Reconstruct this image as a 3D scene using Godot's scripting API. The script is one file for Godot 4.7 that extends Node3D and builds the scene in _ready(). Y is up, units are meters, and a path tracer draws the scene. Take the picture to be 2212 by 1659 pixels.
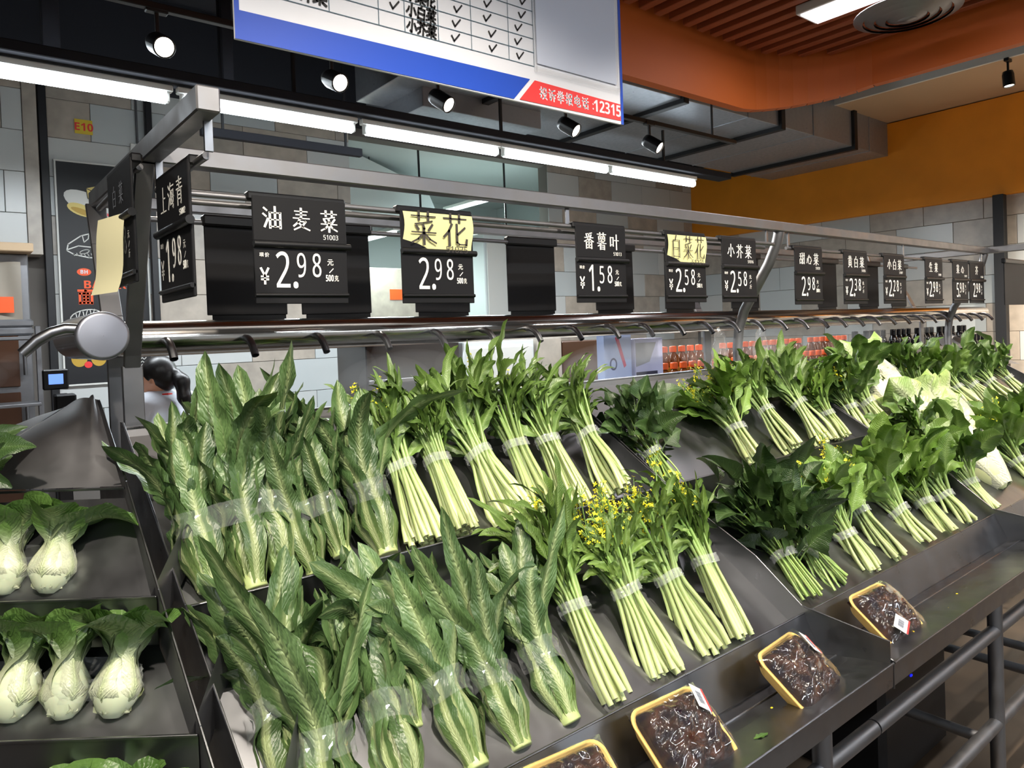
extends Node3D
# A supermarket vegetable island under a misting pipe. Metres, y up; the island runs along +x, customers stand at z > -0.7.

var rng := RandomNumberGenerator.new()
var M := {}
var used := {}

func _ready() -> void:
	rng.seed = 11
	camera_and_air()
	lamps_out_of_frame()
	materials()
	room()
	ceiling_things()
	back_wall_things()
	island()
	frame_and_pipe()
	signs()
	overhead_board()
	vegetables()
	fungus_trays()
	behind_island()
	worker()
	mist()

# ---------------------------------------------------------------- camera, air, light
func camera_and_air() -> void:
	var cam := Camera3D.new()
	cam.name = "camera"
	add_child(cam)
	var phi := deg_to_rad(38.9)
	var pitch := atan(28.0 / 1560.0)
	var roll := 0.037
	var fwd := Vector3(sin(phi) * cos(pitch), -sin(pitch), -cos(phi) * cos(pitch))
	var right := Vector3(cos(phi), 0, sin(phi))
	var up := right.cross(fwd)
	var r := right * cos(roll) - up * sin(roll)
	var u := up * cos(roll) + right * sin(roll)
	cam.transform = Transform3D(Basis(r, u, -fwd), Vector3(0, 1.52, 0))
	var near := 0.05
	cam.set_frustum(near * 1659.0 / 1560.0, Vector2(0, -near * 83.0 / 1560.0), near, 60.0)
	cam.current = true
	var we := WorldEnvironment.new()
	we.name = "environment"
	var e := Environment.new()
	e.background_mode = Environment.BG_COLOR
	e.background_color = Color(0.02, 0.02, 0.025)
	e.tonemap_mode = Environment.TONE_MAPPER_LINEAR
	e.tonemap_exposure = 1.0
	e.sdfgi_enabled = true
	e.ssao_enabled = true
	e.ssil_enabled = true
	e.volumetric_fog_enabled = true
	e.volumetric_fog_density = 0.0
	we.environment = e
	add_child(we)

const WARM := Color(1.0, 0.95, 0.88)
const COOL := Color(0.95, 0.98, 1.0)

func area_light(at: Vector3, size: Vector2, energy: float, color: Color, x_axis := Vector3.RIGHT) -> void:
	var l := AreaLight3D.new()
	l.name = "area_light"
	l.area_size = size
	l.light_energy = energy
	l.light_color = color
	l.shadow_enabled = true
	l.area_range = 40.0
	l.area_attenuation = 2.0
	add_child(l, true)
	var zb := Vector3.UP                      # shines along -z of its own axes: straight down
	l.transform = Transform3D(Basis(x_axis, zb.cross(x_axis), zb), at)

func spot_light(at: Vector3, aim: Vector3, energy: float, angle: float, color: Color, radius := 0.035) -> void:
	var l := SpotLight3D.new()
	l.name = "spot_light"
	l.light_energy = energy
	l.spot_angle = angle
	l.spot_angle_attenuation = 0.9
	l.spot_range = 40.0
	l.spot_attenuation = 2.0
	l.light_color = color
	l.light_size = radius
	l.shadow_enabled = true
	add_child(l, true)
	var z := (at - aim).normalized()
	var x := Vector3.UP.cross(z).normalized()
	l.transform = Transform3D(Basis(x, z.cross(x), z), at)

# unseen aisle track spots lighting the trays, plus added batten lights for soft fill
var unseen_track_spots := []
var added_battens := []
func lamps_out_of_frame() -> void:
	for k in 7:
		var at := Vector3(-0.25 + k * 0.95, 2.85, -0.35)
		unseen_track_spots.append([at, Vector3(0.25 + k * 0.95, 1.05, -1.42)])
	for z in [1.9, 5.0]:
		for k in 3:
			added_battens.append(Vector3(-2.2 + k * 3.6, 3.05, z))

# ---------------------------------------------------------------- naming and metas
func numbered(called: String) -> String:
	var n: int = used.get(called, 0)
	used[called] = n + 1
	return called if n == 0 else "%s_%03d" % [called, n]

func tag(o: Node, label: String, category: String, group := "", kind := "") -> void:
	o.set_meta("label", label)
	o.set_meta("category", category)
	if group:
		o.set_meta("group", group)
	if kind:
		o.set_meta("kind", kind)

func thing(called: String, label: String, category: String, at := Vector3.ZERO, group := "", kind := "") -> Node3D:
	var o := Node3D.new()
	o.name = numbered(called)
	add_child(o)
	o.position = at
	tag(o, label, category, group, kind)
	return o

func part(called: String, mesh: Mesh, m: Material, parent: Node, xf := Transform3D.IDENTITY) -> MeshInstance3D:
	var o := MeshInstance3D.new()
	o.name = called if parent != self else numbered(called)
	o.mesh = mesh
	o.material_override = m
	parent.add_child(o, true)
	o.transform = xf
	return o

func struct(called: String, mesh: Mesh, m: Material, label: String, category: String, xf := Transform3D.IDENTITY) -> MeshInstance3D:
	var o := part(called, mesh, m, self, xf)
	tag(o, label, category, "", "structure")
	return o

# ---------------------------------------------------------------- mesh building
func sb() -> Dictionary:
	return {"v": PackedVector3Array(), "u": PackedVector2Array(), "c": PackedColorArray(), "i": PackedInt32Array()}

func vtx(b: Dictionary, p: Vector3, uv := Vector2.ZERO, c := Color.WHITE) -> int:
	b.v.append(p)
	b.u.append(uv)
	b.c.append(c)
	return b.v.size() - 1

func done(b: Dictionary) -> ArrayMesh:
	var v: PackedVector3Array = b.v
	var idx: PackedInt32Array = b.i
	var n := PackedVector3Array()
	n.resize(v.size())
	for k in range(0, idx.size(), 3):
		var a := idx[k]
		var e := idx[k + 1]
		var f := idx[k + 2]
		var fn := (v[f] - v[a]).cross(v[e] - v[a])
		n[a] += fn
		n[e] += fn
		n[f] += fn
	for k in n.size():
		n[k] = n[k].normalized() if n[k].length_squared() > 1e-20 else Vector3.UP
	var arr := []
	arr.resize(Mesh.ARRAY_MAX)
	arr[Mesh.ARRAY_VERTEX] = v
	arr[Mesh.ARRAY_NORMAL] = n
	arr[Mesh.ARRAY_TEX_UV] = b.u
	arr[Mesh.ARRAY_COLOR] = b.c
	arr[Mesh.ARRAY_INDEX] = idx
	var m := ArrayMesh.new()
	m.add_surface_from_arrays(Mesh.PRIMITIVE_TRIANGLES, arr)
	return m

func quad(b: Dictionary, p0: Vector3, p1: Vector3, p2: Vector3, p3: Vector3, out := Vector3.ZERO, c := Color.WHITE, uvs := []) -> void:
	var fn := (p2 - p0).cross(p1 - p0)
	var flip := out != Vector3.ZERO and fn.dot(out) < 0.0
	var base: int = b.v.size()
	var ps := [p0, p1, p2, p3]
	for k in 4:
		vtx(b, ps[k], uvs[k] if uvs.size() == 4 else Vector2(k == 1 or k == 2, k >= 2), c)
	if flip:
		b.i.append_array(PackedInt32Array([base, base + 2, base + 1, base, base + 3, base + 2]))
	else:
		b.i.append_array(PackedInt32Array([base, base + 1, base + 2, base, base + 2, base + 3]))

func tri(b: Dictionary, p0: Vector3, p1: Vector3, p2: Vector3, out := Vector3.ZERO, c := Color.WHITE) -> void:
	var fn := (p2 - p0).cross(p1 - p0)
	var base: int = b.v.size()
	for p in [p0, p1, p2]:
		vtx(b, p, Vector2.ZERO, c)
	if out != Vector3.ZERO and fn.dot(out) < 0.0:
		b.i.append_array(PackedInt32Array([base, base + 2, base + 1]))
	else:
		b.i.append_array(PackedInt32Array([base, base + 1, base + 2]))

func box(b: Dictionary, at: Vector3, size: Vector3, ch := 0.0, bas := Basis.IDENTITY, c := Color.WHITE) -> void:
	var h := size * 0.5
	var g := minf(ch, minf(h.x, minf(h.y, h.z)) * 0.9)
	for a in 3:
		var a1 := (a + 1) % 3
		var a2 := (a + 2) % 3
		for s in [-1.0, 1.0]:
			var q := []
			for w in [[-1, -1], [1, -1], [1, 1], [-1, 1]]:
				var p := Vector3()
				p[a] = s * h[a]
				p[a1] = w[0] * (h[a1] - g)
				p[a2] = w[1] * (h[a2] - g)
				q.append(at + bas * p)
			var o := Vector3()
			o[a] = s
			quad(b, q[0], q[1], q[2], q[3], bas * o, c)
	if g <= 0.0:
		return
	for a in 3:
		var a1 := (a + 1) % 3
		var a2 := (a + 2) % 3
		for s1 in [-1.0, 1.0]:
			for s2 in [-1.0, 1.0]:
				var q := []
				for w in [[-1, 0], [1, 0], [1, 1], [-1, 1]]:
					var p := Vector3()
					p[a] = w[0] * (h[a] - g)
					p[a1] = s1 * (h[a1] - (g if w[1] == 1 else 0.0))
					p[a2] = s2 * (h[a2] - (0.0 if w[1] == 1 else g))
					q.append(at + bas * p)
				var o := Vector3()
				o[a1] = s1
				o[a2] = s2
				quad(b, q[0], q[1], q[2], q[3], bas * o, c)
	for sx in [-1.0, 1.0]:
		for sy in [-1.0, 1.0]:
			for sz in [-1.0, 1.0]:
				var s := Vector3(sx, sy, sz)
				tri(b, at + bas * (s * (h - Vector3(0, g, g))), at + bas * (s * (h - Vector3(g, 0, g))), at + bas * (s * (h - Vector3(g, g, 0))), bas * s, c)

func boxm(size: Vector3, ch := 0.0) -> ArrayMesh:
	var b := sb()
	box(b, Vector3.ZERO, size, ch)
	return done(b)

# a bar of square section between two points
func bar(b: Dictionary, p: Vector3, q: Vector3, w: float, h: float, ch := 0.002, upv := Vector3.UP) -> void:
	var y := (q - p).normalized()
	var x := upv.cross(y)
	x = Vector3.RIGHT if x.length() < 0.01 else x.normalized()
	box(b, (p + q) * 0.5, Vector3(w, (q - p).length(), h), ch, Basis(x, y, x.cross(y)))

# a round tube through points
func tube(b: Dictionary, pts: PackedVector3Array, rad: PackedFloat32Array, seg := 8, caps := true, cols := PackedColorArray()) -> void:
	var n := pts.size()
	var t0 := (pts[1] - pts[0]).normalized()
	var s := t0.cross(Vector3(0.31, 0.2, 0.93)).normalized()
	var base: int = b.v.size()
	var length := 0.0
	for k in n:
		var t := (pts[mini(k + 1, n - 1)] - pts[maxi(k - 1, 0)]).normalized()
		s = (s - t * s.dot(t)).normalized()
		var w := t.cross(s)
		if k > 0:
			length += pts[k].distance_to(pts[k - 1])
		for j in seg + 1:
			var a := TAU * j / seg
			vtx(b, pts[k] + (s * cos(a) + w * sin(a)) * rad[k], Vector2(float(j) / seg, length), cols[k] if cols.size() else Color.WHITE)
	for k in n - 1:
		for j in seg:
			var p := base + k * (seg + 1) + j
			var q := p + seg + 1
			b.i.append_array(PackedInt32Array([p, q, p + 1, p + 1, q, q + 1]))
	if caps:
		for e in [0, n - 1]:
			var c := vtx(b, pts[e], Vector2.ZERO, cols[e] if cols.size() else Color.WHITE)
			var ring := []
			for j in seg + 1:
				ring.append(vtx(b, b.v[base + e * (seg + 1) + j], Vector2.ZERO, cols[e] if cols.size() else Color.WHITE))
			for j in seg:
				if e == 0:
					b.i.append_array(PackedInt32Array([c, ring[j], ring[j + 1]]))
				else:
					b.i.append_array(PackedInt32Array([c, ring[j + 1], ring[j]]))

func rod(p: Vector3, q: Vector3, r: float, seg := 14) -> ArrayMesh:
	var b := sb()
	tube(b, PackedVector3Array([p, q]), PackedFloat32Array([r, r]), seg)
	return done(b)

# a profile of (radius, height) turned round +y
func lathe(b: Dictionary, prof: Array, seg := 20, xf := Transform3D.IDENTITY, c := Color.WHITE, squash := 1.0) -> void:
	var base: int = b.v.size()
	for k in prof.size():
		for j in seg + 1:
			var a := TAU * j / seg
			vtx(b, xf * Vector3(cos(a) * prof[k].x, prof[k].y, sin(a) * prof[k].x * squash), Vector2(float(j) / seg, float(k) / prof.size()), c)
	for k in prof.size() - 1:
		for j in seg:
			var p := base + k * (seg + 1) + j
			var q := p + seg + 1
			b.i.append_array(PackedInt32Array([p, p + 1, q, p + 1, q + 1, q]))

# a plate: outline in the plane of axes X and Y, given thickness along Z
func plate(b: Dictionary, poly: PackedVector2Array, thick: float, xf: Transform3D, c := Color.WHITE) -> void:
	var t := Geometry2D.triangulate_polygon(poly)
	for s in [-0.5, 0.5]:
		for k in range(0, t.size(), 3):
			tri(b, xf * Vector3(poly[t[k]].x, poly[t[k]].y, s * thick), xf * Vector3(poly[t[k + 1]].x, poly[t[k + 1]].y, s * thick), xf * Vector3(poly[t[k + 2]].x, poly[t[k + 2]].y, s * thick), xf.basis * Vector3(0, 0, s), c)
	if thick > 0.0:
		var mid := Vector2()
		for p in poly:
			mid += p / poly.size()
		for k in poly.size():
			var p := poly[k]
			var q := poly[(k + 1) % poly.size()]
			var o := ((p + q) * 0.5 - mid)
			quad(b, xf * Vector3(p.x, p.y, -thick / 2), xf * Vector3(q.x, q.y, -thick / 2), xf * Vector3(q.x, q.y, thick / 2), xf * Vector3(p.x, p.y, thick / 2), xf.basis * Vector3(o.x, o.y, 0), c)

# a sheet between rows of points
func sheet(b: Dictionary, rows: Array, c := Color.WHITE) -> void:
	var base: int = b.v.size()
	var w: int = rows[0].size()
	for i in rows.size():
		for j in w:
			vtx(b, rows[i][j], Vector2(float(j) / (w - 1), float(i) / (rows.size() - 1)), c)
	for i in rows.size() - 1:
		for j in w - 1:
			var p := base + i * w + j
			b.i.append_array(PackedInt32Array([p, p + w, p + 1, p + 1, p + w, p + w + 1]))

# a folded metal sheet: profile points (z, y) drawn from x0 to x1, with thickness downwards
func folded(b: Dictionary, prof: Array, x0: float, x1: float, th := 0.002) -> void:
	for k in prof.size() - 1:
		var p := Vector3(0, prof[k].y, prof[k].x)
		var q := Vector3(0, prof[k + 1].y, prof[k + 1].x)
		var y := (q - p).normalized()
		var l := (q - p).length()
		box(b, Vector3((x0 + x1) / 2, (p.y + q.y) / 2, (p.z + q.z) / 2), Vector3(x1 - x0, l + th, th), th * 0.3, Basis(Vector3.RIGHT, y, Vector3.RIGHT.cross(y)))

# ---------------------------------------------------------------- materials
func mat(key: String, c: Color, rough := 0.6, metal := 0.0, spec := 0.5) -> StandardMaterial3D:
	var m := StandardMaterial3D.new()
	m.resource_name = key
	m.albedo_color = c
	m.roughness = rough
	m.metallic = metal
	m.metallic_specular = spec
	M[key] = m
	return m

func noise_tex(freq: float, lo: float, hi: float, sd: int, size := 256, normal := false, bump := 4.0, oct := 4) -> NoiseTexture2D:
	var n := FastNoiseLite.new()
	n.seed = sd
	n.frequency = freq
	n.fractal_octaves = oct
	var t := NoiseTexture2D.new()
	t.width = size
	t.height = size
	t.seamless = true
	t.noise = n
	if normal:
		t.as_normal_map = true
		t.bump_strength = bump
	else:
		var g := Gradient.new()
		g.set_color(0, Color(lo, lo, lo))
		g.set_color(1, Color(hi, hi, hi))
		t.color_ramp = g
	return t

func tri_map(m: StandardMaterial3D, scale: float) -> void:
	m.uv1_triplanar = true
	m.uv1_world_triplanar = true
	m.uv1_scale = Vector3.ONE * scale

func leaf_textures() -> Array:
	var w := 128
	var h := 256
	var col := Image.create(w, h, false, Image.FORMAT_RGB8)
	var hi := Image.create(w, h, false, Image.FORMAT_RGB8)
	var n := FastNoiseLite.new()
	n.seed = 5
	n.frequency = 0.035
	for y in h:
		for x in w:
			var u := (x + 0.5) / w * 2.0 - 1.0
			var v := (y + 0.5) / h
			var a := absf(u)
			var s := fposmod(v * 15.0 - a * 1.6 + 0.5 * n.get_noise_2d(x * 0.5, y * 0.5) + (0.3 if u > 0.0 else 0.0), 1.0)
			var vein := exp(-pow((s - 0.5) / 0.09, 2.0)) * (1.0 - a * 0.6)
			var rib := exp(-pow(a / 0.07, 2.0))
			var net := n.get_noise_2d(x * 3.0, y * 3.0) * 0.5 + 0.5
			var k := 0.86 + 0.06 * vein + 0.14 * (net - 0.5) + 0.05 * rib
			col.set_pixel(x, y, Color(k, k, k * 0.97))
			var bul := sin(PI * s)
			var z := clampf(0.5 - 0.3 * vein + 0.16 * absf(bul) + 0.22 * (net - 0.5) - 0.3 * rib, 0.0, 1.0)
			hi.set_pixel(x, y, Color(z, z, z))
	hi.convert(Image.FORMAT_RGBA8)
	hi.bump_map_to_normal_map(12.0)
	return [ImageTexture.create_from_image(col), ImageTexture.create_from_image(hi)]

func materials() -> void:
	var m: StandardMaterial3D
	m = mat("steel", Color(0.50, 0.505, 0.52), 1.0, 1.0)
	m.roughness_texture = noise_tex(0.02, 0.24, 0.42, 3)
	tri_map(m, 2.0)
	m = mat("steel_dull", Color(0.50, 0.50, 0.51), 1.0, 1.0)
	m.roughness_texture = noise_tex(0.02, 0.38, 0.58, 4)
	tri_map(m, 2.0)
	mat("steel_mirror", Color(0.70, 0.69, 0.68), 0.15, 1.0)
	mat("steel_cap", Color(0.62, 0.63, 0.67), 0.45, 1.0)
	m = mat("galvanised", Color(0.60, 0.62, 0.65), 1.0, 0.55)
	m.roughness_texture = noise_tex(0.05, 0.25, 0.55, 9)
	tri_map(m, 1.5)
	mat("black_plastic", Color(0.035, 0.037, 0.048), 0.45, 0.0, 0.4)
	mat("black_plate", Color(0.045, 0.048, 0.062), 0.6, 0.0, 0.35)
	mat("dark_metal", Color(0.06, 0.06, 0.075), 0.55)
	mat("lamp_black", Color(0.07, 0.07, 0.08), 0.4)
	mat("ceiling_dark", Color(0.15, 0.16, 0.19), 0.9)
	mat("ceiling_beam", Color(0.10, 0.10, 0.13), 0.85)
	m = mat("floor", Color(0.42, 0.36, 0.30), 0.35)
	m.albedo_texture = noise_tex(0.01, 0.7, 1.0, 21)
	tri_map(m, 0.7)
	mat("grout", Color(0.42, 0.40, 0.38), 0.9)
	for k in 3:
		m = mat("tile_white_%d" % k, [Color(0.745, 0.755, 0.75), Color(0.72, 0.74, 0.74), Color(0.76, 0.765, 0.755)][k], 0.28)
		m = mat("tile_beige_%d" % k, [Color(0.725, 0.685, 0.635), Color(0.70, 0.665, 0.62), Color(0.74, 0.695, 0.64)][k], 0.32)
		m.albedo_texture = noise_tex(0.02, 0.86, 1.0, 31 + k)
		tri_map(m, 1.0)
	mat("wall_white", Color(0.80, 0.83, 0.83), 0.6)
	m = mat("orange_wall", Color(0.95, 0.60, 0.11), 0.6)
	m.albedo_texture = noise_tex(0.01, 0.93, 1.0, 41)
	tri_map(m, 0.6)
	mat("orange_fascia", Color(0.76, 0.38, 0.12), 0.6)
	m = mat("slat", Color(0.55, 0.27, 0.13), 0.6)
	mat("beige", Color(0.72, 0.62, 0.50), 0.7)
	mat("white_paint", Color(0.82, 0.82, 0.80), 0.6)
	mat("print_white", Color(0.86, 0.87, 0.90), 0.45)
	mat("print_text", Color(0.86, 0.86, 0.84), 0.5)
	mat("print_grey", Color(0.50, 0.52, 0.56), 0.5)
	mat("print_blue", Color(0.08, 0.27, 0.70), 0.45)
	mat("print_red", Color(0.88, 0.22, 0.22), 0.45)
	mat("print_black", Color(0.06, 0.06, 0.07), 0.6)
	mat("print_line", Color(0.30, 0.40, 0.46), 0.6)
	mat("paper_yellow", Color(0.80, 0.79, 0.57), 0.75)
	mat("paper_cream", Color(0.90, 0.88, 0.72), 0.7)
	mat("poster_black", Color(0.04, 0.045, 0.065), 0.5)
	mat("print_orange", Color(0.93, 0.33, 0.10), 0.5)
	mat("bread", Color(0.86, 0.78, 0.45), 0.5)
	mat("bread_crust", Color(0.72, 0.58, 0.20), 0.5)
	mat("line_white", Color(0.82, 0.82, 0.80), 0.5)
	mat("line_dark", Color(0.20, 0.18, 0.16), 0.5)
	mat("sticker_yellow", Color(0.85, 0.74, 0.20), 0.5)
	mat("leaf_green_print", Color(0.42, 0.56, 0.16), 0.5)
	# plants: vertex colours carry the colour of the tissue
	var lt := leaf_textures()
	m = mat("leaf", Color.WHITE, 0.36)
	m.vertex_color_use_as_albedo = true
	m.albedo_texture = lt[0]
	m.normal_enabled = true
	m.normal_texture = lt[1]
	m.normal_scale = 0.38
	m.backlight_enabled = true
	m.backlight = Color(0.30, 0.36, 0.12)
	m = mat("stem", Color.WHITE, 0.38)
	m.vertex_color_use_as_albedo = true
	m.subsurf_scatter_enabled = true
	m.subsurf_scatter_strength = 0.08
	m = mat("petal", Color.WHITE, 0.6)
	m.vertex_color_use_as_albedo = true
	m.backlight_enabled = true
	m.backlight = Color(0.5, 0.45, 0.05)
	m = mat("film", Color(0.92, 0.94, 0.95, 0.06), 0.045)
	m.transparency = BaseMaterial3D.TRANSPARENCY_ALPHA
	m = mat("film_tight", Color(0.93, 0.95, 0.96, 0.17), 0.10)
	m.transparency = BaseMaterial3D.TRANSPARENCY_ALPHA
	m = mat("film_clear", Color(0.94, 0.95, 0.96, 0.015), 0.05)
	m.transparency = BaseMaterial3D.TRANSPARENCY_ALPHA
	mat("foam_tray", Color(0.90, 0.74, 0.42), 0.6)
	m = mat("fungus", Color.WHITE, 0.16, 0.0, 0.4)
	m.vertex_color_use_as_albedo = true
	mat("label_white", Color(0.90, 0.90, 0.90), 0.5)
	mat("skin", Color(0.78, 0.56, 0.44), 0.5)
	mat("hair", Color(0.05, 0.035, 0.035), 0.4)
	mat("coat", Color(0.80, 0.82, 0.86), 0.8)
	mat("trousers", Color(0.10, 0.10, 0.13), 0.8)
	mat("collar_red", Color(0.85, 0.12, 0.08), 0.7)
	mat("oven_brown", Color(0.26, 0.16, 0.10), 0.3)
	mat("oil", Color(0.42, 0.22, 0.05), 0.15)
	mat("cap_orange", Color(0.92, 0.38, 0.12), 0.4)
	mat("soy", Color(0.035, 0.03, 0.035), 0.12)
	mat("cap_red", Color(0.45, 0.05, 0.06), 0.4)
	mat("strip_pink", Color(0.85, 0.55, 0.58), 0.5)
	mat("dark_glass", Color(0.10, 0.10, 0.11), 0.15)
	mat("navy", Color(0.05, 0.07, 0.22), 0.5)
	mat("magenta", Color(0.75, 0.10, 0.35), 0.5)
	mat("pale_blue", Color(0.62, 0.70, 0.88), 0.5)
	glow("tube_glow", Color(0.92, 0.97, 1.0), 7.0)
	glow("row_tube_glow", Color(0.92, 0.97, 1.0), 15.0)
	glow("lamp_glow", Color(1.0, 0.95, 0.88), 9.0)
	glow("panel_glow", Color(1.0, 0.96, 1.0), 4.0)
	glow("screen_glow", Color(0.45, 0.62, 1.0), 1.1)
	glow("led_blue", Color(0.1, 0.15, 1.0), 1.0)

func glow(key: String, c: Color, e: float) -> void:
	var m := mat(key, c, 0.5)
	m.emission_enabled = true
	m.emission = c
	m.emission_energy_multiplier = e

# ---------------------------------------------------------------- room
func room() -> void:
	struct("floor", boxm(Vector3(15.4, 0.1, 18.6)), M.floor, "brown polished shop floor under the vegetable island", "floor", Transform3D(Basis.IDENTITY, Vector3(1.3, -0.05, -2.0)))
	struct("ceiling", boxm(Vector3(15.4, 0.1, 18.6)), M.ceiling_dark, "dark painted open ceiling high above the shop", "ceiling", Transform3D(Basis.IDENTITY, Vector3(1.3, 4.45, -2.0)))
	struct("wall_left", boxm(Vector3(0.2, 4.6, 18.6)), M.tile_beige_0, "plain shop wall at the far end of the aisle", "wall", Transform3D(Basis.IDENTITY, Vector3(-6.1, 2.2, -2.0)))
	struct("wall_front", boxm(Vector3(15.4, 4.6, 0.2)), M.tile_white_0, "pale shop wall across the aisle from the vegetables", "wall", Transform3D(Basis.IDENTITY, Vector3(1.3, 2.2, 7.1)))
	# back wall with the opening into the kitchen
	var b := sb()
	for r in [[-6.0, 3.33, 0.0, 4.4], [5.98, 9.0, 0.0, 4.4], [3.33, 5.98, 0.0, 0.9], [3.33, 5.98, 3.55, 4.4]]:
		box(b, Vector3((r[0] + r[1]) / 2, (r[2] + r[3]) / 2, -6.69), Vector3(r[1] - r[0], r[3] - r[2], 0.16))
	var wall := struct("wall_back", done(b), M.grout, "tiled back wall in staggered white and beige tiles", "wall")
	tiles(wall, 0.78, 3.33, 0.427, 3.63, false)
	tiles(wall, 5.98, 8.88, 0.427, 3.7, false)
	struct("trim_4", boxm(Vector3(14.8, 0.78, 0.16), 0.004), M.ceiling_dark, "dark upper wall band above the tiles and the kitchen opening", "wall band", Transform3D(Basis.IDENTITY, Vector3(1.45, 4.02, -6.60)))
	b = sb()
	box(b, Vector3(8.98, 2.2, -2.0), Vector3(0.16, 4.6, 18.6))
	wall = struct("wall_right", done(b), M.grout, "tiled wall below the orange band beyond the island", "wall")
	tiles(wall, -6.56, 0.6, 0.732, 2.79, true)
	struct("trim_1", boxm(Vector3(0.1, 1.02, 13.0), 0.005), M.orange_wall, "broad orange band along the top of the end wall", "wall band", Transform3D(Basis.IDENTITY, Vector3(8.86, 3.285, -0.1)))
	b = sb()
	box(b, Vector3(8.25, 4.08, 0.0), Vector3(1.3, 0.55, 7.6), 0.01)
	struct("trim_2", done(b), M.beige, "beige boxed soffit above the orange wall band", "soffit")
	struct("trim_3", boxm(Vector3(0.03, 0.12, 7.6), 0.004), M.white_paint, "white edge strip of the beige soffit", "trim", Transform3D(Basis.IDENTITY, Vector3(7.58, 3.86, 0.0)))
	# kitchen beyond the opening
	b = sb()
	box(b, Vector3(5.0, 2.0, -10.2), Vector3(7.0, 4.2, 0.1))
	box(b, Vector3(2.6, 2.0, -8.5), Vector3(0.1, 4.2, 3.5))
	box(b, Vector3(8.0, 2.0, -8.5), Vector3(0.1, 4.2, 3.5))
	struct("wall_kitchen", done(b), M.wall_white, "white walls of the kitchen seen through the wall opening", "wall")
	struct("ceiling_kitchen", boxm(Vector3(5.6, 0.06, 3.5)), M.wall_white, "white ceiling of the kitchen behind the opening", "ceiling", Transform3D(Basis.IDENTITY, Vector3(5.3, 3.75, -8.5)))
	# black glossy column strips
	for c in [[0.745, 0.055, -6.55, "black glossy column beside the bread poster"], [1.49, 0.05, -6.55, "black column strip between the bread poster and the tiles"]]:
		var o := part("column", boxm(Vector3(c[1], 4.4, 0.06), 0.004), M.poster_black, self, Transform3D(Basis.IDENTITY, Vector3(c[0], 2.2, c[2])))
		tag(o, c[3], "column", "", "structure")
	var o2 := part("column", boxm(Vector3(0.10, 2.77, 0.10), 0.004), M.dark_metal, self, Transform3D(Basis.IDENTITY, Vector3(8.76, 1.385, -2.66)))
	tag(o2, "thin dark upright in front of the tiles under the orange band", "column", "", "structure")
	# tiled pier at the far left
	b = sb()
	box(b, Vector3(-0.5, 2.93, -6.48), Vector3(2.2, 1.40, 0.16))
	wall = struct("wall_pier", done(b), M.grout, "tiled pier above the bakery oven", "wall")
	tiles(wall, -1.0, 0.60, 2.23, 3.62, false, -6.40)
	part("edge", boxm(Vector3(0.09, 1.40, 0.2), 0.003), M.tile_beige_1, wall, Transform3D(Basis.IDENTITY, Vector3(0.648, 2.93, -6.48)))

var tile_cache := {}
func tiles(wall: Node, a: float, e: float, y0: float, y1: float, across: bool, z := -6.61) -> void:
	var row := 0
	var y := y0
	var seedy := RandomNumberGenerator.new()
	seedy.seed = int(a * 100.0) + 977
	while y < y1 - 0.02:
		var h := minf(0.301, y1 - y)
		var x := 1.985 - 0.604 * 16.0 + (0.302 if row % 2 else 0.0)
		var n := 0
		while x < e:
			var l := maxf(x, a)
			var r := minf(x + 0.600, e)
			if r - l > 0.02:
				var key := "%.3f_%.3f" % [r - l, h]
				if not tile_cache.has(key):
					tile_cache[key] = boxm(Vector3(r - l, h, 0.012), 0.0025)
				var white := (n + row / 2) % 2 == 0
				if seedy.randf() < 0.2:
					white = not white
				var m: Material = M["tile_%s_%d" % ["white" if white else "beige", seedy.randi_range(0, 2)]]
				var xf := Transform3D(Basis.IDENTITY, Vector3((l + r) / 2, y + h / 2, z + 0.006))
				if across:
					xf = Transform3D(Basis(Vector3.UP, -PI / 2), Vector3(8.894, y + h / 2, (l + r) / 2))
				part("tile", tile_cache[key], m, wall, xf)
			x += 0.604
			n += 1
		y += 0.305
		row += 1

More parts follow.
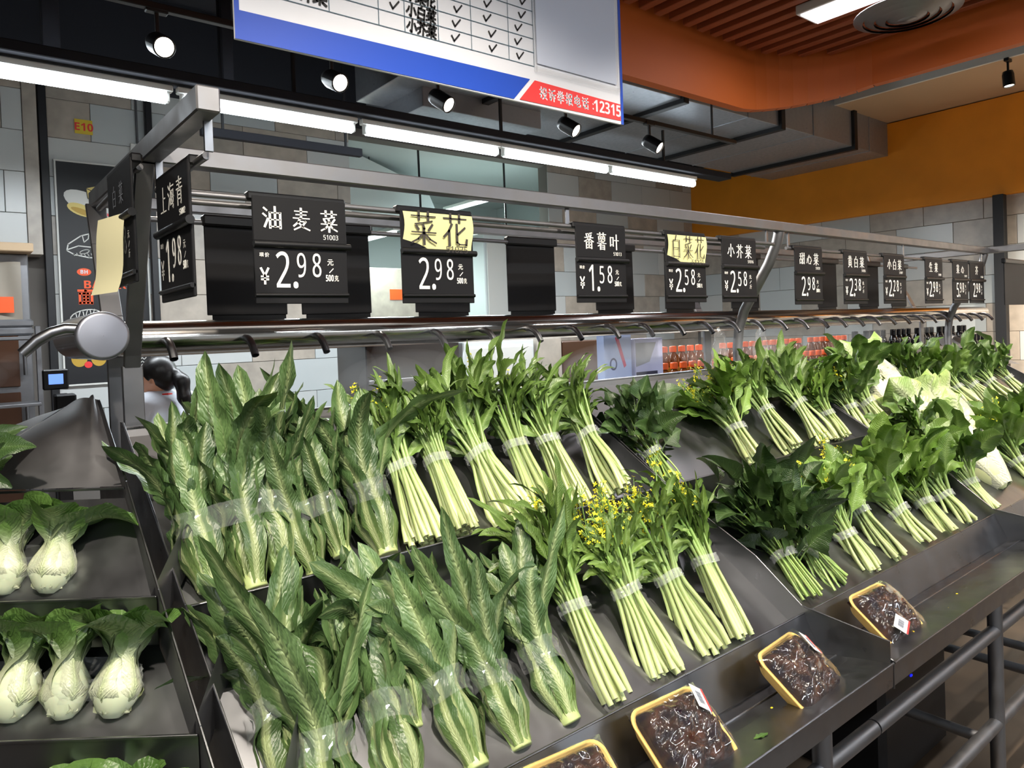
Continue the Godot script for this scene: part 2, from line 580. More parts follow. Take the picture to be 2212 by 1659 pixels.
# ---------------------------------------------------------------- things under the ceiling
func ceiling_things() -> void:
	# fluorescent tubes over the passage behind the island
	var spans := [[-0.03, 1.142], [1.205, 2.318], [2.388, 3.559], [3.605, 4.808], [4.843, 6.072]]
	var which := ["first fluorescent tube from the bread poster end, cut by the picture edge", "second fluorescent tube in the row, above the bent arm", "middle fluorescent tube of the row of five", "fourth fluorescent tube in the row behind the island", "last fluorescent tube in the row, towards the orange wall"]
	for k in 5:
		var x0: float = spans[k][0]
		var x1: float = spans[k][1]
		var t := thing("fluorescent_light", which[k], "light", Vector3((x0 + x1) / 2, 2.95, -4.5), "row of fluorescent tubes behind the island")
		var L := x1 - x0
		part("housing", boxm(Vector3(L + 0.04, 0.04, 0.05), 0.006), M.white_paint, t, Transform3D(Basis.IDENTITY, Vector3(0, 0.055, 0)))
		part("tube", rod(Vector3(-L / 2 + 0.02, 0, 0), Vector3(L / 2 - 0.02, 0, 0), 0.033, 16), M.row_tube_glow, t)
		for s in [-1.0, 1.0]:
			part("lamp_holder", boxm(Vector3(0.018, 0.07, 0.04), 0.003), M.white_paint, t, Transform3D(Basis.IDENTITY, Vector3(s * (L / 2 - 0.008), 0.01, 0)))
		area_light(Vector3((x0 + x1) / 2, 2.905, -4.5), Vector2(L - 0.06, 0.05), 5.5, COOL)
	var o := part("cable_trunking", boxm(Vector3(7.4, 0.06, 0.16), 0.005), M.ceiling_beam, self, Transform3D(Basis.IDENTITY, Vector3(2.9, 3.07, -4.5)))
	tag(o, "long dark trunking that carries the row of fluorescent tubes", "trunking")
	var b := sb()
	for x in [0.3, 1.9, 3.6, 5.6]:
		var top := 4.40 if x < 2.7 else 3.42
		part("hanger", boxm(Vector3(0.02, top - 3.10, 0.02)), M.dark_metal, o, Transform3D(Basis.IDENTITY, Vector3(x - 2.9, (top + 3.10) / 2 - 3.07, 0)))
	o = part("pelmet_bar", boxm(Vector3(1.17, 0.06, 0.05), 0.004), M.ceiling_beam, self, Transform3D(Basis.IDENTITY, Vector3(2.04, 2.93, -5.0)))
	tag(o, "dark horizontal bar in front of the tiles under the tubes", "bar")
	for x in [1.6, 2.5]:
		part("drop_rod", boxm(Vector3(0.015, 1.45, 0.015)), M.dark_metal, o, Transform3D(Basis.IDENTITY, Vector3(x - 2.04, 0.74, 0)))
	# ceiling beams and hangers
	for c in [[0.63, -5.0, 0.09, "dark ceiling hanger post above the bread poster"], [1.64, -5.0, 0.07, "dark ceiling hanger post left of the hanging notice board"]]:
		o = part("ceiling_post", boxm(Vector3(c[2], 1.2, 0.09), 0.004), M.ceiling_beam, self, Transform3D(Basis.IDENTITY, Vector3(c[0], 3.8, c[1])))
		tag(o, c[3], "post", "", "structure")
	for c in [[-5.7, "dark ceiling beam nearest the back wall"], [-2.9, "dark ceiling beam over the island"], [0.6, "dark ceiling beam over the aisle"]]:
		o = part("ceiling_beam", boxm(Vector3(14.8, 0.3, 0.22), 0.005), M.ceiling_beam, self, Transform3D(Basis.IDENTITY, Vector3(1.4, 4.25, c[0])))
		tag(o, c[1], "beam", "", "structure")
	# spot track behind the island
	o = part("lamp_track", boxm(Vector3(5.6, 0.03, 0.035), 0.003), M.lamp_black, self, Transform3D(Basis.IDENTITY, Vector3(2.3, 2.98, -3.375)))
	tag(o, "black ceiling track that carries the row of spot lamps", "lamp track")
	for x in [-0.3, 2.0, 4.8]:
		part("track_hanger", boxm(Vector3(0.012, 1.42, 0.012)), M.dark_metal, o, Transform3D(Basis.IDENTITY, Vector3(x - 2.3, 0.72, 0)))
	var names := ["black spot lamp glaring towards the camera above the bent arm", "black spot lamp left of the notice board's lower edge", "black spot lamp below the notice board's blue stripe", "black spot lamp below the red stripe of the notice board", "black spot lamp right of the notice board, last on its track"]
	var xs := [0.828, 1.634, 2.28, 3.252, 4.068]
	for k in 5:
		var face := Vector3(xs[k], 2.785, -3.3)
		spot_lamp(face, face + (Vector3(0.10, -0.75, 1.5) if k < 2 else Vector3(0.45, -1.0, 1.35)), names[k], "spot lamps on the track behind the island", 5.5, 34.0, 2.98)
	spot_lamp(Vector3(7.6, 3.56, -2.21), Vector3(7.5, 1.0, -2.0), "black downlight hanging under the beige soffit", "", 22.0, 50.0, 3.8)
	for k in 3:  # unseen soffit lamps, out of view, placed to brighten the orange wall band
		spot_lamp(Vector3(7.2, 3.56, -0.6 + 1.6 * k), Vector3(8.4, 1.6, -0.9 + 1.6 * k), "unseen black spot lamp under the soffit lighting the orange band, %s towards the aisle" % ["first", "second", "third"][k], "unseen soffit spot lamps", 22.0, 50.0, 3.8)
	# unseen lamps, out of view above the aisle, placed to light the trays
	o = part("lamp_track", boxm(Vector3(7.2, 0.03, 0.035), 0.003), M.lamp_black, self, Transform3D(Basis.IDENTITY, Vector3(2.7, 3.05, -0.30)))
	tag(o, "unseen black ceiling track over the customers' aisle", "lamp track")
	for k in unseen_track_spots.size():
		spot_lamp(unseen_track_spots[k][0], unseen_track_spots[k][1], "unseen black spot lamp over the aisle, %s from the corner stand" % ["first", "second", "third", "fourth", "fifth", "sixth", "seventh"][k], "unseen spot lamps over the aisle", 5.6, 40.0, 3.05)
	for k in added_battens.size():  # added lamps behind the viewpoint, soft fill from the front
		var t := thing("added_batten_light", "added long white batten fill light over the shop floor, %s" % ["nearer row, first", "nearer row, second", "nearer row, third", "farther row, first", "farther row, second", "farther row, third"][k], "light", added_battens[k], "added batten fill lights over the shop floor")
		part("housing", boxm(Vector3(2.4, 0.06, 0.14), 0.006), M.white_paint, t, Transform3D(Basis.IDENTITY, Vector3(0, 0.04, 0)))
		part("diffuser_tube", boxm(Vector3(2.36, 0.03, 0.11), 0.01), M.tube_glow, t)
		area_light(added_battens[k] + Vector3(0, -0.03, 0), Vector2(2.3, 0.1), 8.0, Color(0.96, 0.98, 1.0))
	# galvanised air duct
	var d := thing("air_duct", "galvanised rectangular air duct running to the orange wall", "duct", Vector3(5.8, 3.42, -4.54))
	part("body", boxm(Vector3(6.1, 0.85, 1.5), 0.004), M.galvanised, d, Transform3D(Basis.IDENTITY, Vector3(0, 0.425, 0)))
	for x in [3.6, 5.0, 6.50, 7.97]:
		part("flange", boxm(Vector3(0.07, 0.93, 1.57), 0.004), M.dark_metal, d, Transform3D(Basis.IDENTITY, Vector3(x - 5.8, 0.425, 0)))
	for x in [5.95, 7.12, 8.35]:
		part("seam", boxm(Vector3(0.015, 0.86, 1.515), 0.002), M.galvanised, d, Transform3D(Basis.IDENTITY, Vector3(x - 5.8, 0.425, 0)))
	part("damper_box", boxm(Vector3(1.2, 0.5, 0.9), 0.004), M.galvanised, d, Transform3D(Basis.IDENTITY, Vector3(-2.2, 0.1, -0.6)))
	# orange bulkhead round the slatted ceiling
	var path := PackedVector2Array([Vector2(-2.0, -2.58), Vector2(4.0, -2.58)])
	for k in 9:
		var a := -PI / 2 + PI / 2 * (k + 1) / 10.0
		path.append(Vector2(4.04 + 0.6 * cos(a), -1.98 + 0.6 * sin(a)))
	path.append(Vector2(4.64, -1.9))
	path.append(Vector2(4.64, 3.0))
	b = sb()
	for k in path.size() - 1:
		var p := path[k]
		var q := path[k + 1]
		var out := Vector3(-(q - p).y, 0, (q - p).x).normalized()
		var lp := lerpf(2.86, 2.98, clampf((k - 1) / 9.0, 0.0, 1.0))
		var lq := lerpf(2.86, 2.98, clampf(k / 9.0, 0.0, 1.0))
		var prof := [[0.0, 0.0], [0.0, 1.0], [-0.06, 1.0], [-0.06, 0.0]]
		for j in 4:
			var s0: Array = prof[j]
			var s1: Array = prof[(j + 1) % 4]
			quad(b, Vector3(p.x, lerpf(lp, 3.30, s0[1]), p.y) + out * s0[0], Vector3(q.x, lerpf(lq, 3.30, s0[1]), q.y) + out * s0[0], Vector3(q.x, lerpf(lq, 3.30, s1[1]), q.y) + out * s1[0], Vector3(p.x, lerpf(lp, 3.30, s1[1]), p.y) + out * s1[0])
	o = part("bulkhead", done(b), M.orange_fascia, self)
	tag(o, "orange curved bulkhead hanging round the slatted ceiling", "bulkhead", "", "structure")
	var sl := thing("slatted_ceiling", "reddish brown slatted ceiling inside the orange bulkhead", "ceiling", Vector3.ZERO, "", "structure")
	var sm := boxm(Vector3(0.055, 0.08, 4.4), 0.004)
	var x := 0.02
	while x < 4.6:
		var z0 := -2.54
		if x > 4.04:
			z0 = -1.98 - sqrt(maxf(0.0, 0.36 - (x - 4.04) * (x - 4.04))) + 0.05
		part("slat", sm, M.slat, sl, Transform3D(Basis.IDENTITY, Vector3(x, 3.25, z0 + 2.2)))
		x += 0.125
	part("backing", boxm(Vector3(5.2, 0.03, 5.4)), M.ceiling_beam, sl, Transform3D(Basis.IDENTITY, Vector3(2.1, 3.55, 0.2)))
	var pl := thing("panel_light", "bright white panel light set between the ceiling slats", "light", Vector3(3.84, 3.20, -1.45))
	part("frame", boxm(Vector3(0.21, 0.05, 1.24), 0.004), M.white_paint, pl, Transform3D(Basis.IDENTITY, Vector3(0, 0.012, 0)))
	part("panel_glow", boxm(Vector3(0.18, 0.012, 1.2), 0.003), M.panel_glow, pl, Transform3D(Basis.IDENTITY, Vector3(0, -0.016, 0)))
	area_light(Vector3(3.84, 3.17, -1.45), Vector2(0.17, 1.18), 1.3, Color(1, 0.97, 0.98))
	var df := thing("air_diffuser", "round grey air diffuser hanging under the slatted ceiling", "diffuser", Vector3(4.11, 3.10, -1.65))
	for k in 4:
		b = sb()
		var r := 0.05 + 0.055 * k
		lathe(b, [Vector2(r, 0.0 + 0.006 * k), Vector2(r + 0.045, 0.018 + 0.006 * k), Vector2(r + 0.045, 0.024 + 0.006 * k), Vector2(r, 0.012 + 0.006 * k)], 32)
		part("ring", done(b), M.steel_dull, df)
	b = sb()
	lathe(b, [Vector2(0.001, -0.004), Vector2(0.05, 0.0), Vector2(0.05, 0.05), Vector2(0.06, 0.10)], 24)
	part("neck", done(b), M.steel_dull, df)

func spot_lamp(face: Vector3, aim: Vector3, label: String, group: String, energy: float, angle: float, track_y: float) -> void:
	var t := thing("spot_lamp", label, "lamp", face, group)
	var z := (face - aim).normalized()
	var x := Vector3.UP.cross(z)
	x = Vector3.RIGHT if x.length() < 0.05 else x.normalized()
	var bas := Basis(x, z, x.cross(z))
	var b := sb()
	lathe(b, [Vector2(0.040, -0.004), Vector2(0.045, -0.004), Vector2(0.047, 0.0), Vector2(0.047, 0.10), Vector2(0.040, 0.13), Vector2(0.001, 0.135)], 24, Transform3D(bas, Vector3.ZERO))
	part("body", done(b), M.lamp_black, t)
	b = sb()
	lathe(b, [Vector2(0.0005, 0.006), Vector2(0.041, 0.006)], 24, Transform3D(bas, Vector3.ZERO))
	part("lens_glow", done(b), M.lamp_glow, t)
	var top := bas * Vector3(0, 0.09, 0)
	b = sb()
	bar(b, Vector3(top.x, top.y, top.z), Vector3(top.x, track_y - face.y, top.z), 0.016, 0.016)
	part("stem", done(b), M.lamp_black, t)
	part("adapter", boxm(Vector3(0.09, 0.03, 0.04), 0.004), M.lamp_black, t, Transform3D(Basis.IDENTITY, Vector3(top.x, track_y - face.y - 0.01, top.z)))
	spot_light(face - z * 0.012, aim, energy, angle, WARM)

# ---------------------------------------------------------------- things on and before the back wall
func oval(cx: float, cy: float, rx: float, ry: float, turn := 0.0, n := 22) -> PackedVector2Array:
	var p := PackedVector2Array()
	for k in n:
		var a := TAU * k / n
		p.append(Vector2(cx, cy) + Vector2(cos(a) * rx, sin(a) * ry).rotated(turn))
	return p

func loop(p: PackedVector2Array) -> Array:
	var a := Array(p)
	a.append(p[0])
	return a

func back_wall_things() -> void:
	# bakery poster, lower left corner at its origin
	var t := thing("bakery_poster", "tall black poster with drawn bread and orange lettering", "poster", Vector3(0.82, 1.24, -6.585))
	var w := 0.62
	var h := 1.745
	part("board", boxm(Vector3(w, h, 0.02), 0.002), M.poster_black, t, Transform3D(Basis.IDENTITY, Vector3(w / 2, h / 2, 0)))
	var b := sb()
	box(b, Vector3(w / 2, h + 0.006, 0.004), Vector3(w + 0.03, 0.014, 0.03), 0.002)
	box(b, Vector3(w / 2, -0.006, 0.004), Vector3(w + 0.03, 0.014, 0.03), 0.002)
	box(b, Vector3(-0.006, h / 2, 0.004), Vector3(0.014, h, 0.03), 0.002)
	box(b, Vector3(w + 0.006, h / 2, 0.004), Vector3(0.014, h, 0.03), 0.002)
	part("frame", done(b), M.white_paint, t)
	var z := 0.0115
	# plate with loaf
	b = sb(); flat(b, oval(0.22, 1.42, 0.19, 0.085, -0.45), z)
	part("plate_print", done(b), M.line_white, t)
	b = sb(); flat(b, PackedVector2Array([Vector2(0.20, 1.55), Vector2(0.37, 1.60), Vector2(0.46, 1.53), Vector2(0.45, 1.44), Vector2(0.32, 1.40), Vector2(0.21, 1.47)]), z + 0.001); flat(b, oval(0.16, 1.375, 0.10, 0.045, -0.35), z + 0.001)
	part("loaf_print", done(b), M.bread, t)
	b = sb(); flat(b, PackedVector2Array([Vector2(0.33, 1.49), Vector2(0.46, 1.53), Vector2(0.45, 1.44), Vector2(0.32, 1.40)]), z + 0.002); flat(b, oval(0.17, 1.36, 0.085, 0.022, -0.35), z + 0.002)
	part("crust_print", done(b), M.bread_crust, t)
	b = sb(); flat(b, PackedVector2Array([Vector2(0.31, 1.37), Vector2(0.36, 1.355), Vector2(0.355, 1.335), Vector2(0.305, 1.35)]), z + 0.002)
	part("knife_print", done(b), M.print_red, t)
	b = sb(); polyline(b, [Vector2(0.20, 1.55), Vector2(0.26, 1.52), Vector2(0.33, 1.49), Vector2(0.46, 1.53)], z + 0.003, 0.006); polyline(b, [Vector2(0.33, 1.49), Vector2(0.32, 1.40), Vector2(0.21, 1.47), Vector2(0.20, 1.55)], z + 0.003, 0.006)
	part("outline_print", done(b), M.line_dark, t)
	# loaves drawn in white line
	b = sb()
	polyline(b, [Vector2(0.40, 1.26), Vector2(0.30, 1.22), Vector2(0.15, 1.17), Vector2(0.06, 1.10), Vector2(0.05, 1.05), Vector2(0.10, 1.02), Vector2(0.20, 1.0), Vector2(0.42, 1.0)], z, 0.009)
	polyline(b, [Vector2(0.06, 1.06), Vector2(0.13, 1.09), Vector2(0.26, 1.08), Vector2(0.36, 1.12), Vector2(0.44, 1.19), Vector2(0.40, 1.26)], z, 0.008)
	for k in 3:
		var x := 0.16 + 0.1 * k
		var y := 1.17 + 0.04 * k
		polyline(b, [Vector2(x, y), Vector2(x + 0.01, y - 0.05), Vector2(x + 0.04, y - 0.02), Vector2(x + 0.045, y + 0.015)], z, 0.007)
		polyline(b, loop(oval(0.17 + 0.1 * k, 1.045 + 0.01 * k, 0.035, 0.014, 0.35, 12)), z, 0.006)
	for k in 12:
		polyline(b, [Vector2(0.10 + 0.025 * k, 1.012), Vector2(0.09 + 0.025 * k, 1.032)], z, 0.004)
	polyline(b, loop(oval(0.16, 0.53, 0.11, 0.055, 0.2, 18)), z, 0.008)
	for k in 3:
		polyline(b, [Vector2(0.09 + 0.05 * k, 0.56 + 0.01 * k), Vector2(0.10 + 0.05 * k, 0.50 + 0.01 * k), Vector2(0.12 + 0.05 * k, 0.57 + 0.01 * k)], z, 0.006)
	for r in 4:
		for k in 6:
			polyline(b, [Vector2(0.40 + 0.03 * k, 0.215 - 0.028 * r), Vector2(0.415 + 0.03 * k, 0.20 - 0.028 * r), Vector2(0.43 + 0.03 * k, 0.215 - 0.028 * r)], z, 0.006)
	part("line_drawing", done(b), M.line_white, t)
	b = sb(); flat(b, oval(0.16, 0.885, 0.05, 0.03), z)
	part("logo_print", done(b), M.print_orange, t)
	b = sb()
	write(b, "广信", Vector3(0.29, 0.885, z), Vector2(0.075, 0.075), 0.009, 0.09, 1.0)
	part("lettering", done(b), M.print_orange, t)
	b = sb()
	write(b, "面包", Vector3(0.165, 0.69, z), Vector2(0.115, 0.125), 0.018, 0.155, 1.0)
	part("lettering", done(b), M.print_orange, t)
	letters("lettering", "BH", Vector3(0.16, 0.885, z + 0.002), 0.03, M.print_white, t)
	letters("lettering", "BAKERY", Vector3(0.33, 0.785, z), 0.062, M.print_orange, t, 1.15)
	# small cakes at the foot
	b = sb(); flat(b, oval(0.10, 0.20, 0.055, 0.065), z); flat(b, oval(0.235, 0.20, 0.055, 0.065), z)
	part("cake_print", done(b), M.bread_crust, t)
	b = sb(); flat(b, oval(0.10, 0.245, 0.055, 0.025), z + 0.001); flat(b, oval(0.235, 0.245, 0.055, 0.025), z + 0.001)
	part("icing_print", done(b), M.bread, t)
	b = sb(); flat(b, oval(0.16, 0.15, 0.028, 0.026), z + 0.002); flat(b, oval(0.46, 0.50, 0.022, 0.035), z)
	part("cherry_print", done(b), M.print_red, t)
	b = sb(); flat(b, oval(0.55, 1.08, 0.05, 0.065, -0.4), z)
	part("cut_fruit_print", done(b), M.print_orange, t)
	b = sb(); flat(b, oval(0.545, 1.09, 0.036, 0.046, -0.4), z + 0.001)
	part("fruit_flesh_print", done(b), M.bread, t)
	# E10 sticker
	t = thing("location_sticker", "yellow sticker reading E10 on the white tile", "sticker", Vector3(1.027, 3.28, -6.592))
	part("sheet", boxm(Vector3(0.125, 0.115, 0.002)), M.sticker_yellow, t)
	letters("lettering", "E10", Vector3(0, -0.002, 0.002), 0.06, M.print_red, t)
	# socket and conduit
	t = thing("wall_socket", "white wall socket with thin conduit above the bread poster", "socket", Vector3(1.40, 3.15, -6.585))
	part("plate", boxm(Vector3(0.09, 0.09, 0.02), 0.004), M.white_paint, t)
	part("conduit", rod(Vector3(0.01, 0.045, 0), Vector3(0.01, 0.85, 0), 0.009, 8), M.steel_dull, t)
	# deck oven at the far left
	t = thing("bakery_oven", "steel bakery oven with brown glass doors at the picture edge", "oven", Vector3(0.12, 0, -6.2))
	part("body", boxm(Vector3(0.9, 2.2, 0.36), 0.006), M.steel_dull, t, Transform3D(Basis.IDENTITY, Vector3(0, 1.1, -0.1)))
	for k in 3:
		var y: float = [0.55, 1.05, 1.45][k]
		part("door", boxm(Vector3(0.74, 0.36, 0.02), 0.004), M.oven_brown, t, Transform3D(Basis.IDENTITY, Vector3(0, y, 0.09)))
		part("handle", rod(Vector3(0.40, y - 0.1, 0.12), Vector3(0.40, y + 0.1, 0.12), 0.012, 8), M.steel, t)
	part("hood", boxm(Vector3(0.94, 0.06, 0.5), 0.006), M.beige, t, Transform3D(Basis.IDENTITY, Vector3(0, 2.23, 0)))
	b = sb()
	var rows := []
	for i in 8:
		var r := []
		for j in 24:
			r.append(Vector3(-0.40 + 0.8 * j / 23.0, 1.72 + 0.42 * i / 7.0, 0.12 + 0.012 * sin(j * 1.1 + i * 0.3)))
		rows.append(r)
	sheet(b, rows)
	part("plastic_curtain", done(b), mat("curtain_plastic", Color(0.62, 0.58, 0.52, 0.75), 0.3), t)
	M.curtain_plastic.transparency = BaseMaterial3D.TRANSPARENCY_ALPHA
	part("red_notice", boxm(Vector3(0.10, 0.11, 0.004)), M.print_orange, t, Transform3D(Basis.IDENTITY, Vector3(0.30, 1.84, 0.145)))
	for k in 2:
		var o := part("baking_tray", boxm(Vector3(0.62, 0.05, 0.22), 0.012), M.steel_dull, self, Transform3D(Basis.IDENTITY, Vector3(0.225, 1.645 + 0.052 * k, -5.70)))
		tag(o, ["lower steel baking tray of two in front of the oven", "upper steel baking tray of two in front of the oven"][k], "baking tray", "baking trays before the oven")
	t = thing("tray_trolley", "steel trolley with shelves before the bakery oven", "trolley", Vector3(0.225, 0, -5.70))
	for x in [-0.34, 0.34]:
		part("upright", boxm(Vector3(0.03, 1.68, 0.03), 0.003), M.steel_dull, t, Transform3D(Basis.IDENTITY, Vector3(x, 0.84, 0)))
	for y in [0.35, 0.75, 1.17, 1.6]:
		part("shelf", boxm(Vector3(0.66, 0.02, 0.3), 0.003), M.steel_dull, t, Transform3D(Basis.IDENTITY, Vector3(0, y, 0)))
	# scale terminal with blue screen
	t = thing("weighing_terminal", "black terminal with lit blue screen on a dark post", "terminal", Vector3(0.481, 0, -4.2))
	part("post", boxm(Vector3(0.06, 1.3, 0.05), 0.004), M.dark_metal, t, Transform3D(Basis.IDENTITY, Vector3(0.02, 0.65, 0)))
	part("foot", boxm(Vector3(0.3, 0.03, 0.3), 0.006), M.dark_metal, t, Transform3D(Basis.IDENTITY, Vector3(0.02, 0.015, 0)))
	part("case", boxm(Vector3(0.11, 0.10, 0.03), 0.006), M.black_plastic, t, Transform3D(Basis.IDENTITY, Vector3(0, 1.372, 0)))
	part("screen", boxm(Vector3(0.062, 0.05, 0.004), 0.001), M.screen_glow, t, Transform3D(Basis.IDENTITY, Vector3(0, 1.374, 0.017)))
	part("printer", boxm(Vector3(0.09, 0.16, 0.08), 0.008), M.black_plate, t, Transform3D(Basis.IDENTITY, Vector3(0.03, 1.22, 0.05)))
	# things in and before the kitchen opening
	t = thing("kitchen_lamp", "small tube lamp on the kitchen ceiling beside the yellow price paper", "light", Vector3(5.75, 3.30, -7.9), "kitchen tube lamps")
	part("housing", boxm(Vector3(0.1, 0.04, 1.2), 0.005), M.white_paint, t)
	part("tube", rod(Vector3(0, -0.04, -0.56), Vector3(0, -0.04, 0.56), 0.022, 12), M.tube_glow, t)
	area_light(Vector3(5.75, 3.22, -7.9), Vector2(0.05, 1.1), 6.5, Color(0.92, 1.0, 0.98))
	t = thing("kitchen_lamp", "small tube lamp in the kitchen between the two nearest price signs", "light", Vector3(4.25, 2.77, -7.9), "kitchen tube lamps")
	part("housing", boxm(Vector3(0.1, 0.04, 1.2), 0.005), M.white_paint, t)
	part("tube", rod(Vector3(0, -0.04, -0.56), Vector3(0, -0.04, 0.56), 0.022, 12), M.tube_glow, t)
	part("wire", rod(Vector3(0, 0, 0), Vector3(0, 0.95, 0), 0.006, 6), M.dark_metal, t)
	area_light(Vector3(4.25, 2.69, -7.9), Vector2(0.05, 1.1), 6.5, Color(0.92, 1.0, 0.98))
	t = thing("extractor_hood", "pale sloping extractor hood inside the kitchen opening", "hood", Vector3(4.6, 3.0, -8.4))
	b = sb()
	plate(b, PackedVector2Array([Vector2(-0.9, 0.0), Vector2(0.9, 0.0), Vector2(0.55, 0.5), Vector2(-0.9, 0.72)]), 0.8, Transform3D(Basis(Vector3.UP, 0.35), Vector3.ZERO))
	part("canopy", done(b), M.wall_white, t)
	part("grease_edge", boxm(Vector3(1.8, 0.05, 0.84), 0.006), M.steel_dull, t, Transform3D(Basis(Vector3.UP, 0.35), Vector3(0, -0.02, 0)))
	for k in 2:
		var o := part("power_cable", rod(Vector3(4.45 + 1.25 * k, 3.75, -7.1), Vector3(4.47 + 1.25 * k, 2.85, -7.12), 0.013, 6), M.dark_metal, self)
		tag(o, ["dark cable hanging in the middle of the kitchen opening", "dark cable hanging by the far edge of the kitchen opening"][k], "cable", "cables hanging in the kitchen")
	t = thing("tall_refrigerator", "tall white refrigerator standing in the kitchen opening", "refrigerator", Vector3(5.78, 0, -7.5))
	part("body", boxm(Vector3(0.72, 2.78, 0.6), 0.01), M.wall_white, t, Transform3D(Basis.IDENTITY, Vector3(0, 1.39, 0)))
	part("door", boxm(Vector3(0.66, 1.9, 0.02), 0.006), M.white_paint, t, Transform3D(Basis.IDENTITY, Vector3(0, 1.7, 0.31)))
	part("handle", boxm(Vector3(0.03, 0.4, 0.03), 0.006), M.steel, t, Transform3D(Basis.IDENTITY, Vector3(-0.28, 1.5, 0.335)))
	t = thing("kitchen_cabinet", "pinkish cabinet with black lower half behind the price signs", "cabinet", Vector3(4.35, 0, -8.2))
	part("body", boxm(Vector3(1.3, 1.75, 0.5), 0.008), M.dark_glass, t, Transform3D(Basis.IDENTITY, Vector3(0, 0.875, 0)))
	part("top_panel", boxm(Vector3(1.3, 0.62, 0.5), 0.008), M.tile_beige_1, t, Transform3D(Basis.IDENTITY, Vector3(0, 2.07, 0)))
	part("notice", boxm(Vector3(0.42, 0.13, 0.004)), M.print_orange, t, Transform3D(Basis.IDENTITY, Vector3(0.35, 2.05, 0.255)))
	t = thing("glass_showcase", "dark glass showcase with red packs behind the mist", "showcase", Vector3(3.0, 0, -5.2))
	part("body", boxm(Vector3(0.86, 1.5, 0.5), 0.008), M.dark_glass, t, Transform3D(Basis.IDENTITY, Vector3(0, 0.75, 0)))
	part("frame", boxm(Vector3(0.9, 0.05, 0.54), 0.006), M.steel_dull, t, Transform3D(Basis.IDENTITY, Vector3(0, 1.48, 0)))
	for k in 3:
		part("shelf_edge", boxm(Vector3(0.84, 0.03, 0.02), 0.003), M.steel_dull, t, Transform3D(Basis.IDENTITY, Vector3(0, 0.62 + 0.28 * k, 0.255)))
	for k in 6:
		var o := part("red_pack", boxm(Vector3(0.10, 0.12, 0.02), 0.004), M.cap_red, self, Transform3D(Basis.IDENTITY, Vector3(2.68 + 0.13 * k, 0.985 + 0.0 * k, -4.935)))
		tag(o, "dark red pack on the showcase shelf, %s in its row" % ["first", "second", "third", "fourth", "fifth", "sixth"][k], "pack", "red packs in the showcase")
	t = thing("chest_fridge", "pale upright fridge behind the mist between the showcases", "fridge", Vector3(3.86, 0, -5.2))
	part("body", boxm(Vector3(0.78, 1.46, 0.5), 0.01), M.wall_white, t, Transform3D(Basis.IDENTITY, Vector3(0, 0.73, 0)))
	part("door", boxm(Vector3(0.72, 1.2, 0.02), 0.006), M.white_paint, t, Transform3D(Basis.IDENTITY, Vector3(0, 0.8, 0.255)))
	part("handle", boxm(Vector3(0.02, 0.3, 0.03), 0.004), M.steel, t, Transform3D(Basis.IDENTITY, Vector3(-0.33, 1.0, 0.275)))
	t = thing("stock_cabinet", "brown dark cabinet with beige side behind the mist", "cabinet", Vector3(4.72, 0, -5.2))
	part("side_panel", boxm(Vector3(0.30, 1.46, 0.5), 0.008), M.tile_beige_1, t, Transform3D(Basis.IDENTITY, Vector3(-0.28, 0.73, 0)))
	part("body", boxm(Vector3(0.5, 1.42, 0.5), 0.008), M.oven_brown, t, Transform3D(Basis.IDENTITY, Vector3(0.13, 0.71, 0)))
	part("shelf_edge", boxm(Vector3(0.5, 0.03, 0.02), 0.003), M.steel_dull, t, Transform3D(Basis.IDENTITY, Vector3(0.13, 1.0, 0.26)))

